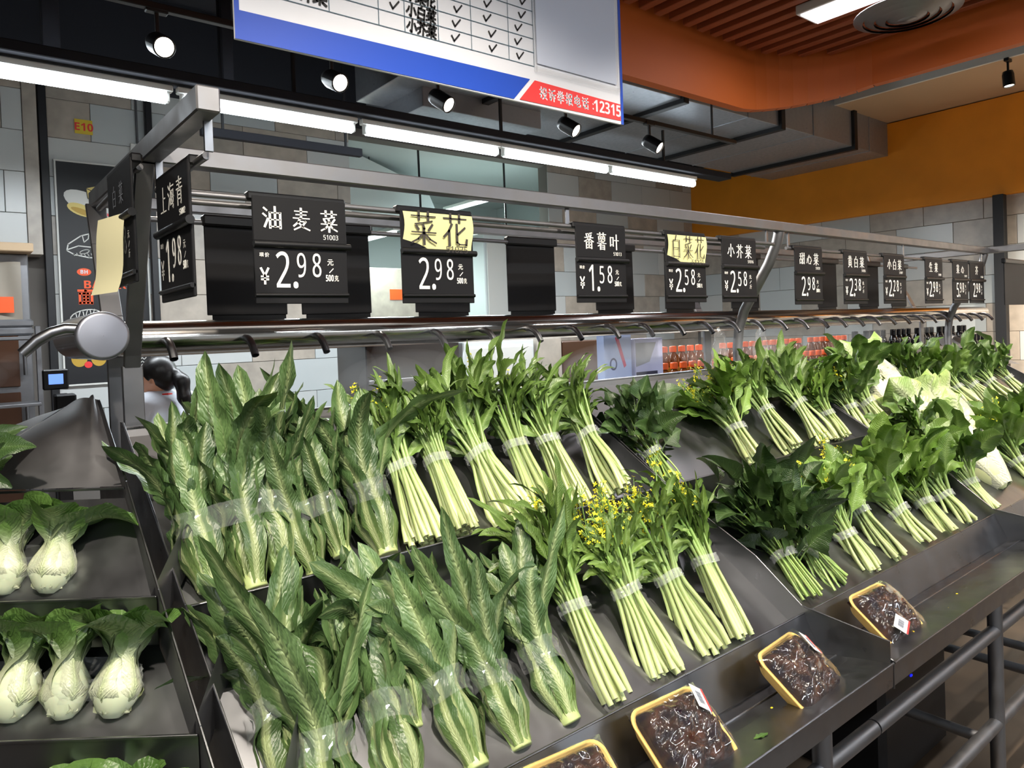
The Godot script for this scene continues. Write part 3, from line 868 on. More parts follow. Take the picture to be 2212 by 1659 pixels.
# ---------------------------------------------------------------- the island: three sections of stepped steel trays and the angled end unit
# profile (z, y): trough, lower tray, upper tray, back
func island() -> void:
	var cuts := [0.34, 1.70, 3.05, 5.45]
	var names := ["first steel tray section, holding long lettuce and leafy bunches", "second steel tray section, holding dark leaves and flowering greens", "third steel tray section, farthest along the island"]
	for s in 3:
		var x0: float = cuts[s] + 0.003
		var x1: float = cuts[s + 1] - 0.003
		var t := thing("vegetable_stand", names[s], "display stand", Vector3(x0, 0, 0), "steel tray sections of the island")
		var w := x1 - x0
		var b := sb()
		folded(b, [Vector2(-0.752, 0.672), Vector2(-0.75, 0.725), Vector2(-0.845, 0.708), Vector2(-0.925, 0.690), Vector2(-0.925, 0.695), Vector2(-0.965, 0.78)], 0, w)
		part("front_trough", done(b), M.steel, t)
		b = sb()
		for q in [Vector2(0.7005, -0.885), Vector2(0.781, -0.967), Vector2(0.7265, -0.749)]:
			part("rolled_edge", rod(Vector3(0, q.x, q.y), Vector3(w, q.x, q.y), 0.0028, 10), M.steel, t)
		b = sb()
		folded(b, [Vector2(-0.968, 0.78), Vector2(-0.985, 0.735), Vector2(-1.27, 0.925), Vector2(-1.395, 0.955)], 0, w)
		part("lower_tray", done(b), M.steel, t)
		b = sb()
		folded(b, [Vector2(-1.396, 0.90), Vector2(-1.40, 1.040)], 0, w)
		part("middle_lip", done(b), M.steel, t)
		part("rolled_edge", rod(Vector3(0, 1.0415, -1.401), Vector3(w, 1.0415, -1.401), 0.0032, 10), M.steel, t)
		b = sb()
		folded(b, [Vector2(-1.403, 1.038), Vector2(-1.42, 0.985), Vector2(-1.70, 1.185), Vector2(-1.72, 1.205)], 0, w)
		part("upper_tray", done(b), M.steel, t)
		b = sb()
		folded(b, [Vector2(-1.722, 1.20), Vector2(-1.865, 1.31), Vector2(-1.868, 1.326), Vector2(-1.90, 1.326), Vector2(-1.90, 1.05)], 0, w)
		part("back_panel", done(b), M.steel_dull, t)
		part("back_edge", boxm(Vector3(w, 0.008, 0.032), 0.002), M.steel, t, Transform3D(Basis.IDENTITY, Vector3(w / 2, 1.329, -1.884)))
		for x in [0.0, w]:
			b = sb()
			var poly := PackedVector2Array([Vector2(0.75, 0.665), Vector2(0.75, 0.73), Vector2(0.965, 0.79), Vector2(1.395, 1.048), Vector2(1.87, 1.345), Vector2(1.90, 1.345), Vector2(1.90, 1.0), Vector2(1.40, 0.85), Vector2(0.97, 0.66)])
			if x > 0.0:
				poly = PackedVector2Array([Vector2(0.755, 0.665), Vector2(0.755, 0.775), Vector2(0.97, 0.80), Vector2(1.10, 0.90), Vector2(1.395, 1.048), Vector2(1.60, 1.17), Vector2(1.87, 1.335), Vector2(1.90, 1.335), Vector2(1.90, 1.0), Vector2(1.40, 0.85), Vector2(0.97, 0.66)])
			plate(b, poly, 0.002, Transform3D(Basis(Vector3(0, 0, -1), Vector3.UP, Vector3.RIGHT), Vector3(x, 0, 0)))
			part("side_plate", done(b), M.steel, t)
			b = sb()
			var last := 4 if x == 0.0 else 6
			for k in range(1, last):
				bar(b, Vector3(x, poly[k].y, -poly[k].x), Vector3(x, poly[k + 1].y, -poly[k + 1].x), 0.004, 0.004, 0.001)
			part("side_edge", done(b), M.steel, t)
		var lx: float = [0.10, 0.80, 0.10][s]
		while lx < w:
			for z in [-0.80, -1.55]:
				part("leg", rod(Vector3(lx, 0, z), Vector3(lx, 0.70 if z > -1.0 else 1.05, z), 0.021), M.steel_dull, t)
			lx += 1.02
		for y in [0.555, 0.27]:
			for z in [-0.80, -1.55]:
				part("stretcher", rod(Vector3(0, y, z), Vector3(w, y, z), 0.019), M.steel_dull, t)
		for x in [0.10, w * 0.5, w - 0.1]:
			part("stretcher", rod(Vector3(x, 0.27, -0.80), Vector3(x, 0.27, -1.55), 0.016), M.steel_dull, t)
	var o := part("drain_hose", rod(Vector3(1.2, 0.63, -0.86), Vector3(2.4, 0.63, -0.84), 0.013, 10), M.white_paint, self)
	tag(o, "pale drain hose under the front trough", "hose")
	o = part("mist_machine", boxm(Vector3(0.5, 0.42, 0.4), 0.02), M.black_plastic, self, Transform3D(Basis.IDENTITY, Vector3(2.55, 0.21, -1.25)))
	tag(o, "dark machine with blue indicator lights under the stand", "machine")
	for k in 2:
		part("indicator_light", boxm(Vector3(0.012, 0.006, 0.004)), M.led_blue, o, Transform3D(Basis.IDENTITY, Vector3(-0.05 - 0.02 * k, 0.12 - 0.07 * k, 0.203)))
	end_unit()

# the end unit faces the camera: its trays run along e (leftwards) from the plate at x = 0.30
func end_unit() -> void:
	var e := Vector3(-cos(deg_to_rad(38.9)), 0, -sin(deg_to_rad(38.9)))
	var t := thing("corner_stand", "steel corner stand with short stepped trays of bok choy", "display stand", Vector3(0.30, 0, -1.2))
	var off := -t.position
	var L := 0.85
	# right ends of the tray lips: back edge of A, lip of A, lip of B, lip of C
	var P := [Vector3(0.296, 1.235, -1.63), Vector3(0.296, 1.075, -1.395), Vector3(0.296, 0.923, -1.165), Vector3(0.296, 0.77, -0.93)]
	var back := Vector3(-sin(deg_to_rad(38.9)) * -1.0, 0, -cos(deg_to_rad(38.9)))
	for k in 3:
		var hi: Vector3 = P[k]
		var lo: Vector3 = P[k + 1]
		var b := sb()
		# floor of the tray: from just behind its lip, rising to the foot of the next lip
		var drop := Vector3(0, -0.085 if k > 0 else -0.02, 0)
		var f0 := lo + Vector3(0, -0.05, 0) + back * 0.015
		var back0 := hi + drop
		sheet(b, [[f0 + off, f0 + e * L + off], [back0 + off, back0 + e * L + off]])
		sheet(b, [[f0 + off, f0 + e * L + off], [f0 + Vector3(0, -0.004, 0) + off, f0 + e * L + Vector3(0, -0.004, 0) + off]])
		part("tray_floor", done(b), M.steel, t)
		b = sb()
		sheet(b, [[lo + off, lo + e * L + off], [lo + Vector3(0, -0.095, 0) + off, lo + e * L + Vector3(0, -0.095, 0) + off]])
		sheet(b, [[lo + back * 0.003 + off, lo + e * L + back * 0.003 + off], [lo + back * 0.003 + Vector3(0, -0.095, 0) + off, lo + e * L + back * 0.003 + Vector3(0, -0.095, 0) + off]])
		part("tray_lip", done(b), M.steel, t)
		b = sb()
		bar(b, lo + off, lo + e * L + off, 0.005, 0.005, 0.001)
		part("lip_edge", done(b), M.steel, t)
		# side wall of the tray, square to its lip
		b = sb()
		var s0 := lo + e * 0.012
		var depth := 0.24
		sheet(b, [[s0 + off, s0 + back * depth + Vector3(0, 0.155, 0) + off], [s0 + Vector3(0, -0.09, 0) + off, s0 + back * depth + Vector3(0, 0.05, 0) + off]])
		part("tray_side", done(b), M.steel_dull, t)
	var b2 := sb()
	bar(b2, P[0] + off, P[0] + e * L + off, 0.005, 0.005, 0.001)
	part("back_edge", done(b2), M.steel, t)
	b2 = sb()
	plate(b2, PackedVector2Array([Vector2(0.93, 0.66), Vector2(0.93, 0.782), Vector2(1.165, 0.935), Vector2(1.395, 1.087), Vector2(1.63, 1.247), Vector2(1.89, 1.40), Vector2(1.93, 1.40), Vector2(1.93, 1.0), Vector2(1.4, 0.8)]), 0.002, Transform3D(Basis(Vector3(0, 0, -1), Vector3.UP, Vector3.RIGHT), Vector3(0.300, 0, 0) + off))
	part("side_plate", done(b2), M.steel_dull, t)
	b2 = sb()
	for seg in [[0.93, 0.782, 1.165, 0.935], [1.165, 0.935, 1.395, 1.087], [1.395, 1.087, 1.63, 1.247], [1.63, 1.247, 1.89, 1.40]]:
		bar(b2, Vector3(0.30, seg[1], -seg[0]) + off, Vector3(0.30, seg[3], -seg[2]) + off, 0.004, 0.004, 0.001)
	part("side_edge", done(b2), M.steel, t)
	for k in 2:
		var f: Vector3 = P[3] + e * (0.06 + 0.7 * k) + back * 0.08
		part("leg", rod(Vector3(f.x, 0, f.z) + off, f + Vector3(0, -0.09, 0) + off, 0.02), M.steel_dull, t)
		var g: Vector3 = P[0] + e * (0.06 + 0.7 * k)
		part("leg", rod(Vector3(g.x, 0, g.z) + off, g + Vector3(0, -0.04, 0) + off, 0.02), M.steel_dull, t)
	cone_cover("corner_cover", "grey steel cover sheet rising to a rounded peak at the corner", [Vector3(0.293, 1.238, -1.64), Vector3(0.294, 1.402, -1.885), Vector3(0.240, 1.386, -1.95), P[0] + e * 0.40 + Vector3(0, 0.004, -0.01), P[0] + e * 0.62 + Vector3(0, -0.02, -0.12)])
	cone_cover("corner_cover", "dark grey steel cover sheet at the far end of the island", [Vector3(6.1, 1.16, -1.75), Vector3(5.62, 1.38, -2.02), Vector3(5.56, 1.38, -2.02), Vector3(5.46, 1.20, -1.72), Vector3(5.47, 1.18, -1.9)])

func cone_cover(called: String, label: String, q: Array) -> void:
	var t := thing(called, label, "cover", q[0])
	var b := sb()
	var rows := []
	var n := 18
	for i in 12:
		var s := i / 11.0
		var r := []
		for j in n:
			var u := j / (n - 1.0)
			var top: Vector3 = q[1].lerp(q[2], u) + Vector3(0, 0.012 * sin(PI * u), 0)
			var foot: Vector3 = q[0].lerp(q[3], u)
			var p := foot.lerp(top, s)
			p += Vector3(0, 0.02, 0.02) * sin(PI * u) * sin(PI * minf(1.0, s * 1.02)) * 0.8
			p += Vector3(0, 0.012, 0.008) * exp(-pow((u - 0.14) / 0.05, 2.0)) * s
			r.append(p - q[0])
		rows.append(r)
	sheet(b, rows)
	part("face_sheet", done(b), M.steel_dull, t)
	b = sb()
	rows = []
	for i in 8:
		var s := i / 7.0
		rows.append([q[3].lerp(q[2], s) - q[0], (q[4] as Vector3).lerp(q[2] + Vector3(-0.05, -0.02, -0.06), s) - q[0]])
	sheet(b, rows)
	part("side_sheet", done(b), M.steel_dull, t)
	b = sb()
	for i in 7:
		bar(b, q[3].lerp(q[2], i / 7.0) - q[0], q[3].lerp(q[2], (i + 1) / 7.0) - q[0], 0.003, 0.003, 0.0005)
	part("fold_edge", done(b), M.steel, t)

# ---------------------------------------------------------------- upright frame, rods and the misting pipe
func frame_and_pipe() -> void:
	var t := thing("sign_frame", "brushed steel frame of bent posts and rails above the trays", "frame", Vector3(0.385, 0, -1.93))
	var off := -t.position
	var b := sb()
	bar(b, Vector3(0.365, 1.933, -1.70) + off, Vector3(5.30, 1.933, -1.70) + off, 0.04, 0.04, 0.003)
	part("top_rail", done(b), M.steel_dull, t)
	# the end rail crosses over the first post, from the customers' side to the back
	b = sb()
	bar(b, Vector3(0.385, 1.935, -1.27) + off, Vector3(0.385, 1.935, -2.32) + off, 0.04, 0.044, 0.003)
	part("end_rail", done(b), M.steel_dull, t)
	b = sb()
	bar(b, Vector3(5.30, 1.933, -1.20) + off, Vector3(5.30, 1.933, -2.30) + off, 0.04, 0.04, 0.003)
	part("end_rail", done(b), M.steel_dull, t)
	b = sb()
	bar(b, Vector3(0.385, 1.933, -2.30) + off, Vector3(5.30, 1.933, -2.30) + off, 0.035, 0.035, 0.003)
	part("rear_rail", done(b), M.steel_dull, t)
	for x in [0.378, 2.88, 5.30]:
		b = sb()
		var pts := PackedVector3Array()
		var xs := 0.0 if x > 1.0 else 0.0
		var key := [[1.0, -1.925], [1.42, -1.925], [1.50, -1.915], [1.58, -1.885], [1.68, -1.82], [1.78, -1.755], [1.86, -1.715], [1.915, -1.70]] if x > 1.0 else [[1.0, -1.925], [1.47, -1.925], [1.50, -1.915], [1.60, -1.868], [1.915, -1.705]]
		for k in key:
			pts.append(Vector3(x + xs, k[0], k[1]) + off)
		if x > 1.0:
			var rr := PackedFloat32Array()
			rr.resize(pts.size())
			rr.fill(0.022)
			tube(b, pts, rr, 20)
		else:
			for k in pts.size() - 1:
				var p := pts[k]
				var q := pts[k + 1]
				var d := (q - p).normalized() * 0.004
				bar(b, p - d, q + d, 0.046 if k == 0 else 0.037, 0.012, 0.002, Vector3(0, 0, 1))
		part("post", done(b), M.steel_dull, t)
		b = sb()
		var qs := PackedVector3Array()
		for k in [[1.50, -2.09], [1.60, -2.14], [1.80, -2.24], [1.92, -2.30]]:
			qs.append(Vector3(x, k[0], k[1]) + off)
		for k in qs.size() - 1:
			bar(b, qs[k], qs[k + 1], 0.05, 0.012, 0.002, Vector3(0, 0, 1))
		bar(b, Vector3(x, 1.0, -2.09) + off, Vector3(x, 1.50, -2.09) + off, 0.05, 0.012, 0.002, Vector3(0, 0, 1))
		part("rear_post", done(b), M.steel_dull, t)
	# thin sign rods: two near ones side by side, one at the back
	for r in [[1.857, -1.70, 0.44, 2.83], [1.847, -1.745, 0.44, 2.83], [1.845, -1.70, 2.93, 5.27], [1.858, -2.10, 0.42, 5.27]]:
		part("sign_rod", rod(Vector3(r[2], r[0], r[1]) + off, Vector3(r[3], r[0], r[1]) + off, 0.0075, 10), M.steel_dull, t)
	part("sign_rod", rod(Vector3(0.400, 1.857, -1.345) + off, Vector3(0.400, 1.857, -1.70) + off, 0.0075, 10), M.steel_dull, t)
	part("sign_rod", rod(Vector3(0.362, 1.90, -1.68) + off, Vector3(0.362, 1.885, -2.15) + off, 0.0075, 10), M.steel_dull, t)
	for h in [[0.40, -1.33, 1.86], [0.40, -1.68, 1.86], [1.62, -1.70, 1.857], [2.78, -1.70, 1.857], [2.95, -1.70, 1.845], [4.1, -1.70, 1.845], [5.24, -1.70, 1.845], [1.45, -2.10, 1.858], [3.3, -2.10, 1.858], [4.6, -2.10, 1.858]]:
		b = sb()
		bar(b, Vector3(h[0], h[2], h[1]) + off, Vector3(h[0], 1.925, h[1] if h[1] > -2.0 else -2.12) + off, 0.016, 0.006, 0.001)
		part("hanger", done(b), M.steel, t)
	# misting pipe
	t = thing("mist_pipe", "polished steel misting pipe along the island with downward nozzles", "pipe", Vector3(0.30, 1.538, -1.965))
	off = -t.position
	part("pipe", rod(Vector3(0.33, 1.538, -1.965) + off, Vector3(6.05, 1.538, -1.965) + off, 0.0445, 40), M.steel_mirror, t)
	b = sb()
	tube(b, PackedVector3Array([Vector3(0.288, 1.545, -1.74) + off, Vector3(0.288, 1.545, -2.08) + off]), PackedFloat32Array([0.051, 0.051]), 40, false)
	part("end_pipe", done(b), M.steel_mirror, t)
	b = sb()
	lathe(b, [Vector2(0.0005, 0.006), Vector2(0.044, 0.005), Vector2(0.050, 0.002), Vector2(0.052, -0.004), Vector2(0.0515, -0.012)], 40, Transform3D(Basis(Vector3.RIGHT, Vector3(0, 0, 1), Vector3(0, -1, 0)), Vector3(0.288, 1.545, -1.735) + off))
	part("end_cap", done(b), M.steel_cap, t)
	for k in 29:
		b = sb()
		var x := 0.455 + 0.1945 * k
		var o := Vector3(x, 1.532, -1.925)
		tube(b, PackedVector3Array([o + off, o + Vector3(0.0, -0.002, 0.022) + off, o + Vector3(0.0, -0.010, 0.042) + off, o + Vector3(0, -0.026, 0.060) + off, o + Vector3(0, -0.046, 0.074) + off]), PackedFloat32Array([0.010, 0.010, 0.010, 0.0098, 0.0095]), 12, false)
		tube(b, PackedVector3Array([o + Vector3(0, -0.046, 0.074) + off, o + Vector3(0, -0.012, 0.048) + off]), PackedFloat32Array([0.0075, 0.0075]), 10, false)
		part("nozzle", done(b), M.steel, t)
	b = sb()
	var nz := [Vector3(0.245, 1.560, -1.76), Vector3(0.225, 1.562, -1.765), Vector3(0.200, 1.555, -1.77), Vector3(0.175, 1.540, -1.775), Vector3(0.148, 1.514, -1.78)]
	var np := PackedVector3Array()
	for p in nz:
		np.append(p + off)
	tube(b, np, PackedFloat32Array([0.012, 0.0125, 0.0125, 0.0125, 0.0115]), 16, false)
	part("nozzle", done(b), M.steel, t)
	# hanging plastic bags behind the second post
	for k in 2:
		var x: float = [2.72, 3.05][k]
		var bag := thing("plastic_bag", ["crumpled clear plastic bag hanging from the pipe left of the second post", "clear plastic bag hanging from the pipe right of the second post"][k], "bag", Vector3(x, 1.49, -1.92), "clear bags on the misting pipe")
		b = sb()
		var rows := []
		var nn := FastNoiseLite.new()
		nn.seed = 60 + k
		nn.frequency = 14.0
		for i in 22:
			var r := []
			var s := i / 21.0
			for j in 29:
				var a := TAU * j / 28.0
				var ww := lerpf(0.03, 0.052, minf(1.0, s * 2.5))
				var p := Vector3(cos(a) * ww, -0.185 * s, sin(a) * lerpf(0.012, 0.03, s) + 0.01)
				p += Vector3(nn.get_noise_3d(p.x, p.y, p.z), 0, nn.get_noise_3d(p.x + 9.0, p.y, p.z)) * 0.012
				r.append(p)
			rows.append(r)
		sheet(b, rows)
		part("film", done(b), M.film, bag)
		part("knot", rod(Vector3(0, 0, 0.01), Vector3(0, 0.02, 0.005), 0.008, 8), M.film, bag)

# ---------------------------------------------------------------- price signs
func sign_frame(label: String, at: Vector3, turn: float, group: String) -> Node3D:
	var t := thing("price_sign", label, "price sign", at, group)
	t.rotation.y = turn
	var w := 0.236
	part("clip_bar", boxm(Vector3(w + 0.012, 0.02, 0.024), 0.004), M.black_plastic, t, Transform3D(Basis.IDENTITY, Vector3(-0.004, 0.0, 0.004)))
	part("name_plate", boxm(Vector3(w, 0.105, 0.006), 0.0015), M.black_plate, t, Transform3D(Basis.IDENTITY, Vector3(0, -0.052, 0.014)))
	var b := sb()
	tube(b, PackedVector3Array([Vector3(-w / 2, -0.112, 0.018), Vector3(w / 2 + 0.008, -0.112, 0.018)]), PackedFloat32Array([0.0085, 0.0085]), 12)
	part("holder_ridge", done(b), M.black_plastic, t)
	part("price_plate", boxm(Vector3(w, 0.138, 0.006), 0.0015), M.black_plate, t, Transform3D(Basis.IDENTITY, Vector3(0, -0.184, 0.012)))
	b = sb()
	tube(b, PackedVector3Array([Vector3(-w / 2, -0.232, 0.016), Vector3(w / 2, -0.232, 0.016)]), PackedFloat32Array([0.005, 0.005]), 10)
	part("bottom_ridge", done(b), M.black_plastic, t)
	return t

func price_letters(t: Node3D, price: String, yen: bool, unit: String) -> void:
	var z := 0.0158
	var b := sb()
	if yen:
		write(b, "¥", Vector3(-0.094, -0.187, z), Vector2(0.027, 0.042), 0.0055, 0.0, 0.8)
	write(b, unit[0], Vector3(0.072, -0.150, z), Vector2(0.017, 0.018), 0.0022, 0.0, 0.8)
	write(b, "/", Vector3(0.074, -0.171, z), Vector2(0.017, 0.012), 0.0022, 0.0, 1.0)
	if unit.length() > 2:
		write(b, "克", Vector3(0.087, -0.190, z), Vector2(0.012, 0.016), 0.0018, 0.0, 0.8)
	else:
		write(b, unit[1], Vector3(0.074, -0.190, z), Vector2(0.015, 0.018), 0.0022, 0.0, 0.8)
	if yen:
		write(b, "现价", Vector3(-0.100, -0.137, z), Vector2(0.011, 0.011), 0.0013, 0.013, 0.8)
	part("unit_lettering", done(b), M.print_text, t)
	if unit.length() > 2:
		letters("unit_lettering", "500", Vector3(0.069, -0.190, z), 0.016, M.print_text, t, 0.6)
	letters("price_lettering", price[0], Vector3(-0.049, -0.173, z), 0.086, M.print_text, t, 0.64, false)
	letters("price_lettering", ".", Vector3(-0.020, -0.173, z), 0.086, M.print_text, t, 0.8, false)
	letters("price_lettering", price[1], Vector3(-0.003, -0.160, z), 0.058, M.print_text, t, 0.62, false)
	letters("price_lettering", price[2], Vector3(0.036, -0.160, z), 0.058, M.print_text, t, 0.62, false)

func signs() -> void:
	var g := "front price signs over the trays"
	var list := [
		["油麦菜", "51003", 0.715, "298", true, "元500", 0, "black price sign 油麦菜 2.98, nearest on the front rod"],
		["菜花", "51025", 1.110, "298", false, "元500", 1, "price sign with yellow paper 菜花 over price 2.98"],
		["番薯叶", "51013", 1.758, "158", true, "元500", 0, "black price sign 番薯叶 1.58 on the front rod"],
		["白菜花", "51221", 2.210, "258", true, "元500", 1, "price sign with pale yellow paper 白菜花 over price 2.58"],
		["小芥菜", "51016", 2.552, "258", true, "元斤", 0, "black price sign 小芥菜 2.58 just before the second post"],
		["甜心菜", "51031", 3.090, "298", false, "元500", 0, "black price sign 甜心菜 2.98 just past the second post"],
		["黄白菜", "51035", 3.530, "238", true, "元斤", 0, "black price sign 黄白菜 2.38 past the second post"],
		["小白菜", "51007", 3.952, "228", true, "元斤", 0, "black price sign 小白菜 2.28 towards the far end"],
		["生菜", "51009", 4.460, "298", true, "元斤", 0, "black price sign 生菜 2.98 near the far end rail"],
		["菜心", "51011", 4.850, "598", false, "元斤", 0, "black price sign 菜心 5.98 beside the last post"],
		["芥", "51012", 5.115, "298", false, "元斤", 0, "black price sign starting 芥, hung last by the end post"],
	]
	for s in list:
		var x: float = s[2]
		var t := sign_frame(s[7], Vector3(x, 1.862 if x < 2.9 else 1.85, -1.70), 0.0, g)
		sign_text(t, s)
	var e := sign_frame("black price sign 上海青 1.98 turned sideways on the end rail", Vector3(0.400, 1.862, -1.525), -PI / 2, g)
	e.rotation = Vector3(0, -PI / 2, 0)
	sign_text(e, ["上海青", "51002", 0, "198", true, "元500", 0, ""])
	# the sign on the end side, with a cream paper over its plate
	e = sign_frame("dark price sign with a loose cream paper on the end rail", Vector3(0.348, 1.905, -1.74), 0.0, g)
	e.rotation = Vector3(0, -PI / 2, 0)
	var b := sb()
	write(b, "白菜", Vector3(-0.045, -0.055, 0.0178), Vector2(0.045, 0.05), 0.004, 0.07)
	part("name_lettering", done(b), M.print_grey, e)
	paper(e, 0.13, 0.165, M.paper_cream, -0.105, 0.03, 0.25)
	price_letters(e, "198", false, "元斤")
	# backs of the signs on the rear rod
	var rear := [0.725, 1.0, 1.402, 1.808, 2.268, 2.71, 3.23, 4.058, 4.574, 5.0]
	var rl := ["first", "second", "third", "fourth", "fifth", "sixth", "seventh", "eighth", "ninth", "tenth"]
	for k in rear.size():
		var t := thing("rear_sign", "blank black back of a sign on the rear rod, %s from the bread poster end" % rl[k], "sign", Vector3(rear[k], 1.862, -2.10), "blank sign backs on the rear rod")
		t.rotation = Vector3(0, [0.03, -0.02, 0.05, -0.04, 0.0, 0.06, -0.03, 0.04, -0.05, 0.02][k], [0.0, 0.01, -0.01, 0.0, 0.012, -0.01, 0.0, 0.01, 0.0, -0.01][k])
		part("clip_bar", boxm(Vector3(0.245, 0.03, 0.026), 0.005), M.black_plastic, t, Transform3D(Basis.IDENTITY, Vector3(0, 0.002, 0)))
		part("plate", boxm(Vector3(0.232, 0.255, 0.007), 0.0015), M.black_plate, t, Transform3D(Basis.IDENTITY, Vector3(0, -0.135, -0.006)))
		part("lower_plate", boxm(Vector3(0.215, 0.05, 0.005), 0.0015), M.black_plastic, t, Transform3D(Basis.IDENTITY, Vector3(0.006, -0.275, -0.01)))
	var t2 := thing("rear_sign", "blank black board hanging alone beyond the last post", "sign", Vector3(5.62, 1.86, -1.60))
	part("clip_bar", boxm(Vector3(0.62, 0.03, 0.026), 0.005), M.black_plastic, t2)
	part("plate", boxm(Vector3(0.60, 0.27, 0.007), 0.0015), M.black_plate, t2, Transform3D(Basis.IDENTITY, Vector3(0, -0.145, 0)))

func paper(t: Node3D, w: float, h: float, m: Material, top: float, z: float, skew := 0.0) -> void:
	var b := sb()
	var rows := []
	for i in 10:
		var s := i / 9.0
		var r := []
		for j in 8:
			var u := j / 7.0 - 0.5
			r.append(Vector3(u * w + 0.004 * sin(s * 5.0), top - h * s, z + (0.007 if h > 0.15 else 0.0025) * sin(s * 4.5 + 0.5) + 0.004 * u - u * w * skew + (0.03 * s * s if h > 0.15 else 0.0)))
		rows.append(r)
	sheet(b, rows)
	part("paper", done(b), m, t)

func sign_text(t: Node3D, s: Array) -> void:
	var name: String = s[0]
	var b := sb()
	var z := 0.0178
	if s[6] == 1:
		paper(t, 0.224, 0.110, M.paper_yellow, -0.006, 0.020)
		z = 0.0262
		var n := name.length()
		var sz := Vector2(0.092, 0.10) if n == 2 else Vector2(0.062, 0.095)
		write(b, name, Vector3(-0.5 * (n - 1) * sz.x * 1.12, -0.047, z), sz, 0.0075 if n == 2 else 0.0045, sz.x * 1.12, 0.5)
		part("name_lettering", done(b), M.line_dark, t)
		letters("code_lettering", s[1], Vector3(0.055, -0.104, z), 0.018, M.line_dark, t, 1.1, false)
	else:
		var n := name.length()
		var sz := Vector2(0.050, 0.058)
		var pitch := 0.072 if name == "油麦菜" or n < 3 else 0.060
		write(b, name, Vector3(-0.5 * (n - 1) * pitch + (0.0 if n > 2 else -0.01), -0.048, z), sz, 0.0058, pitch, 0.5)
		part("name_lettering", done(b), M.print_text, t)
		letters("code_lettering", s[1], Vector3(0.075, -0.089, z), 0.012, M.print_text, t, 0.9, false)
	price_letters(t, s[3], s[4], s[5])

# ---------------------------------------------------------------- hanging notice board
func overhead_board() -> void:
	var t := thing("notice_board", "large white notice board with blue and red stripes and ticked table", "notice board", Vector3(0.513, 2.143, -1.5))
	var w := 1.169
	part("board", boxm(Vector3(w, 0.9, 0.008), 0.001), M.print_white, t, Transform3D(Basis.IDENTITY, Vector3(w / 2, 0.45, -0.005)))
	var z := 0.0004
	var b := sb()
	flat(b, PackedVector2Array([Vector2(0, 0), Vector2(0.735, 0.004), Vector2(0.795, 0.068), Vector2(0.01, 0.060), Vector2(0.01, 0.9), Vector2(0, 0.9)]), z)
	flat(b, PackedVector2Array([Vector2(1.158, 0.0), Vector2(w, 0.0), Vector2(w, 0.9), Vector2(1.158, 0.9)]), z)
	part("blue_stripe", done(b), M.print_blue, t)
	b = sb()
	flat(b, PackedVector2Array([Vector2(0.755, 0.006), Vector2(1.156, 0.010), Vector2(1.156, 0.060), Vector2(0.812, 0.068)]), z)
	part("red_stripe", done(b), M.print_red, t)
	b = sb()
	write(b, "投诉举报电话：", Vector3(0.842, 0.038, 0.0012), Vector2(0.030, 0.036), 0.0042, 0.0325, 0.8)
	part("lettering", done(b), M.print_white, t)
	letters("lettering", "12315", Vector3(1.098, 0.0375, 0.0012), 0.034, M.print_white, t, 0.92)
	b = sb()
	var y0 := 0.106
	var xs := [0.01, 0.115, 0.210, 0.334, 0.404, 0.500, 0.601, 0.724, 0.812]
	for k in 21:
		stroke_quad(b, Vector2(0.01, y0 + 0.0375 * k), Vector2(0.812, y0 + 0.0375 * k), z + 0.0004, 0.0018)
	for x in xs:
		stroke_quad(b, Vector2(x, y0), Vector2(x, 0.86), z + 0.0004, 0.0018)
	part("table_lines", done(b), M.print_line, t)
	b = sb()
	var rr := RandomNumberGenerator.new()
	rr.seed = 5
	for k in 9:
		for c in [0.272, 0.369, 0.550, 0.662, 0.768]:
			if c < 0.4 and k == 0:
				continue
			write(b, "v", Vector3(c + rr.randf_range(-0.012, 0.012), y0 + 0.020 + 0.0375 * k, 0.0012), Vector2(0.030, 0.026), 0.0042, 0.0, 1.0)
	part("tick_marks", done(b), M.print_black, t)
	var words := ["小芥菜", "小白菜", "小菜花", "白菜", "菜心", "小白菜", "生菜", "油菜", "菜花"]
	for k in 9:
		b = sb()
		write(b, words[k], Vector3(0.424, y0 + 0.020 + 0.0375 * k, 0.0012), Vector2(0.031, 0.038), 0.0050, 0.028, 1.0, -0.12)
		part("handwriting", done(b), M.print_black, t)
	b = sb()
	write(b, "林菜", Vector3(0.155, y0 + 0.030, 0.0012), Vector2(0.036, 0.044), 0.0055, 0.035, 1.0, -0.1)
	part("handwriting", done(b), M.print_black, t)
	part("paper_sheet", boxm(Vector3(0.32, 0.46, 0.002), 0.0005), mat("paper_grey", Color(0.76, 0.79, 0.86), 0.6), t, Transform3D(Basis.IDENTITY, Vector3(0.980, 0.345, 0.003)))
	b = sb()
	box(b, Vector3(0.980, 0.098, 0.006), Vector3(0.335, 0.014, 0.008), 0.002)
	box(b, Vector3(0.814, 0.33, 0.006), Vector3(0.010, 0.48, 0.008), 0.002)
	box(b, Vector3(1.147, 0.33, 0.006), Vector3(0.008, 0.48, 0.008), 0.002)
	part("pocket_rim", done(b), M.film, t)
	b = sb()
	for x in [0.12, 1.05]:
		bar(b, Vector3(x, 0.9, -0.005), Vector3(x, 2.2, -0.005), 0.004, 0.004, 0.0)
	part("hanging_wire", done(b), M.steel_dull, t)

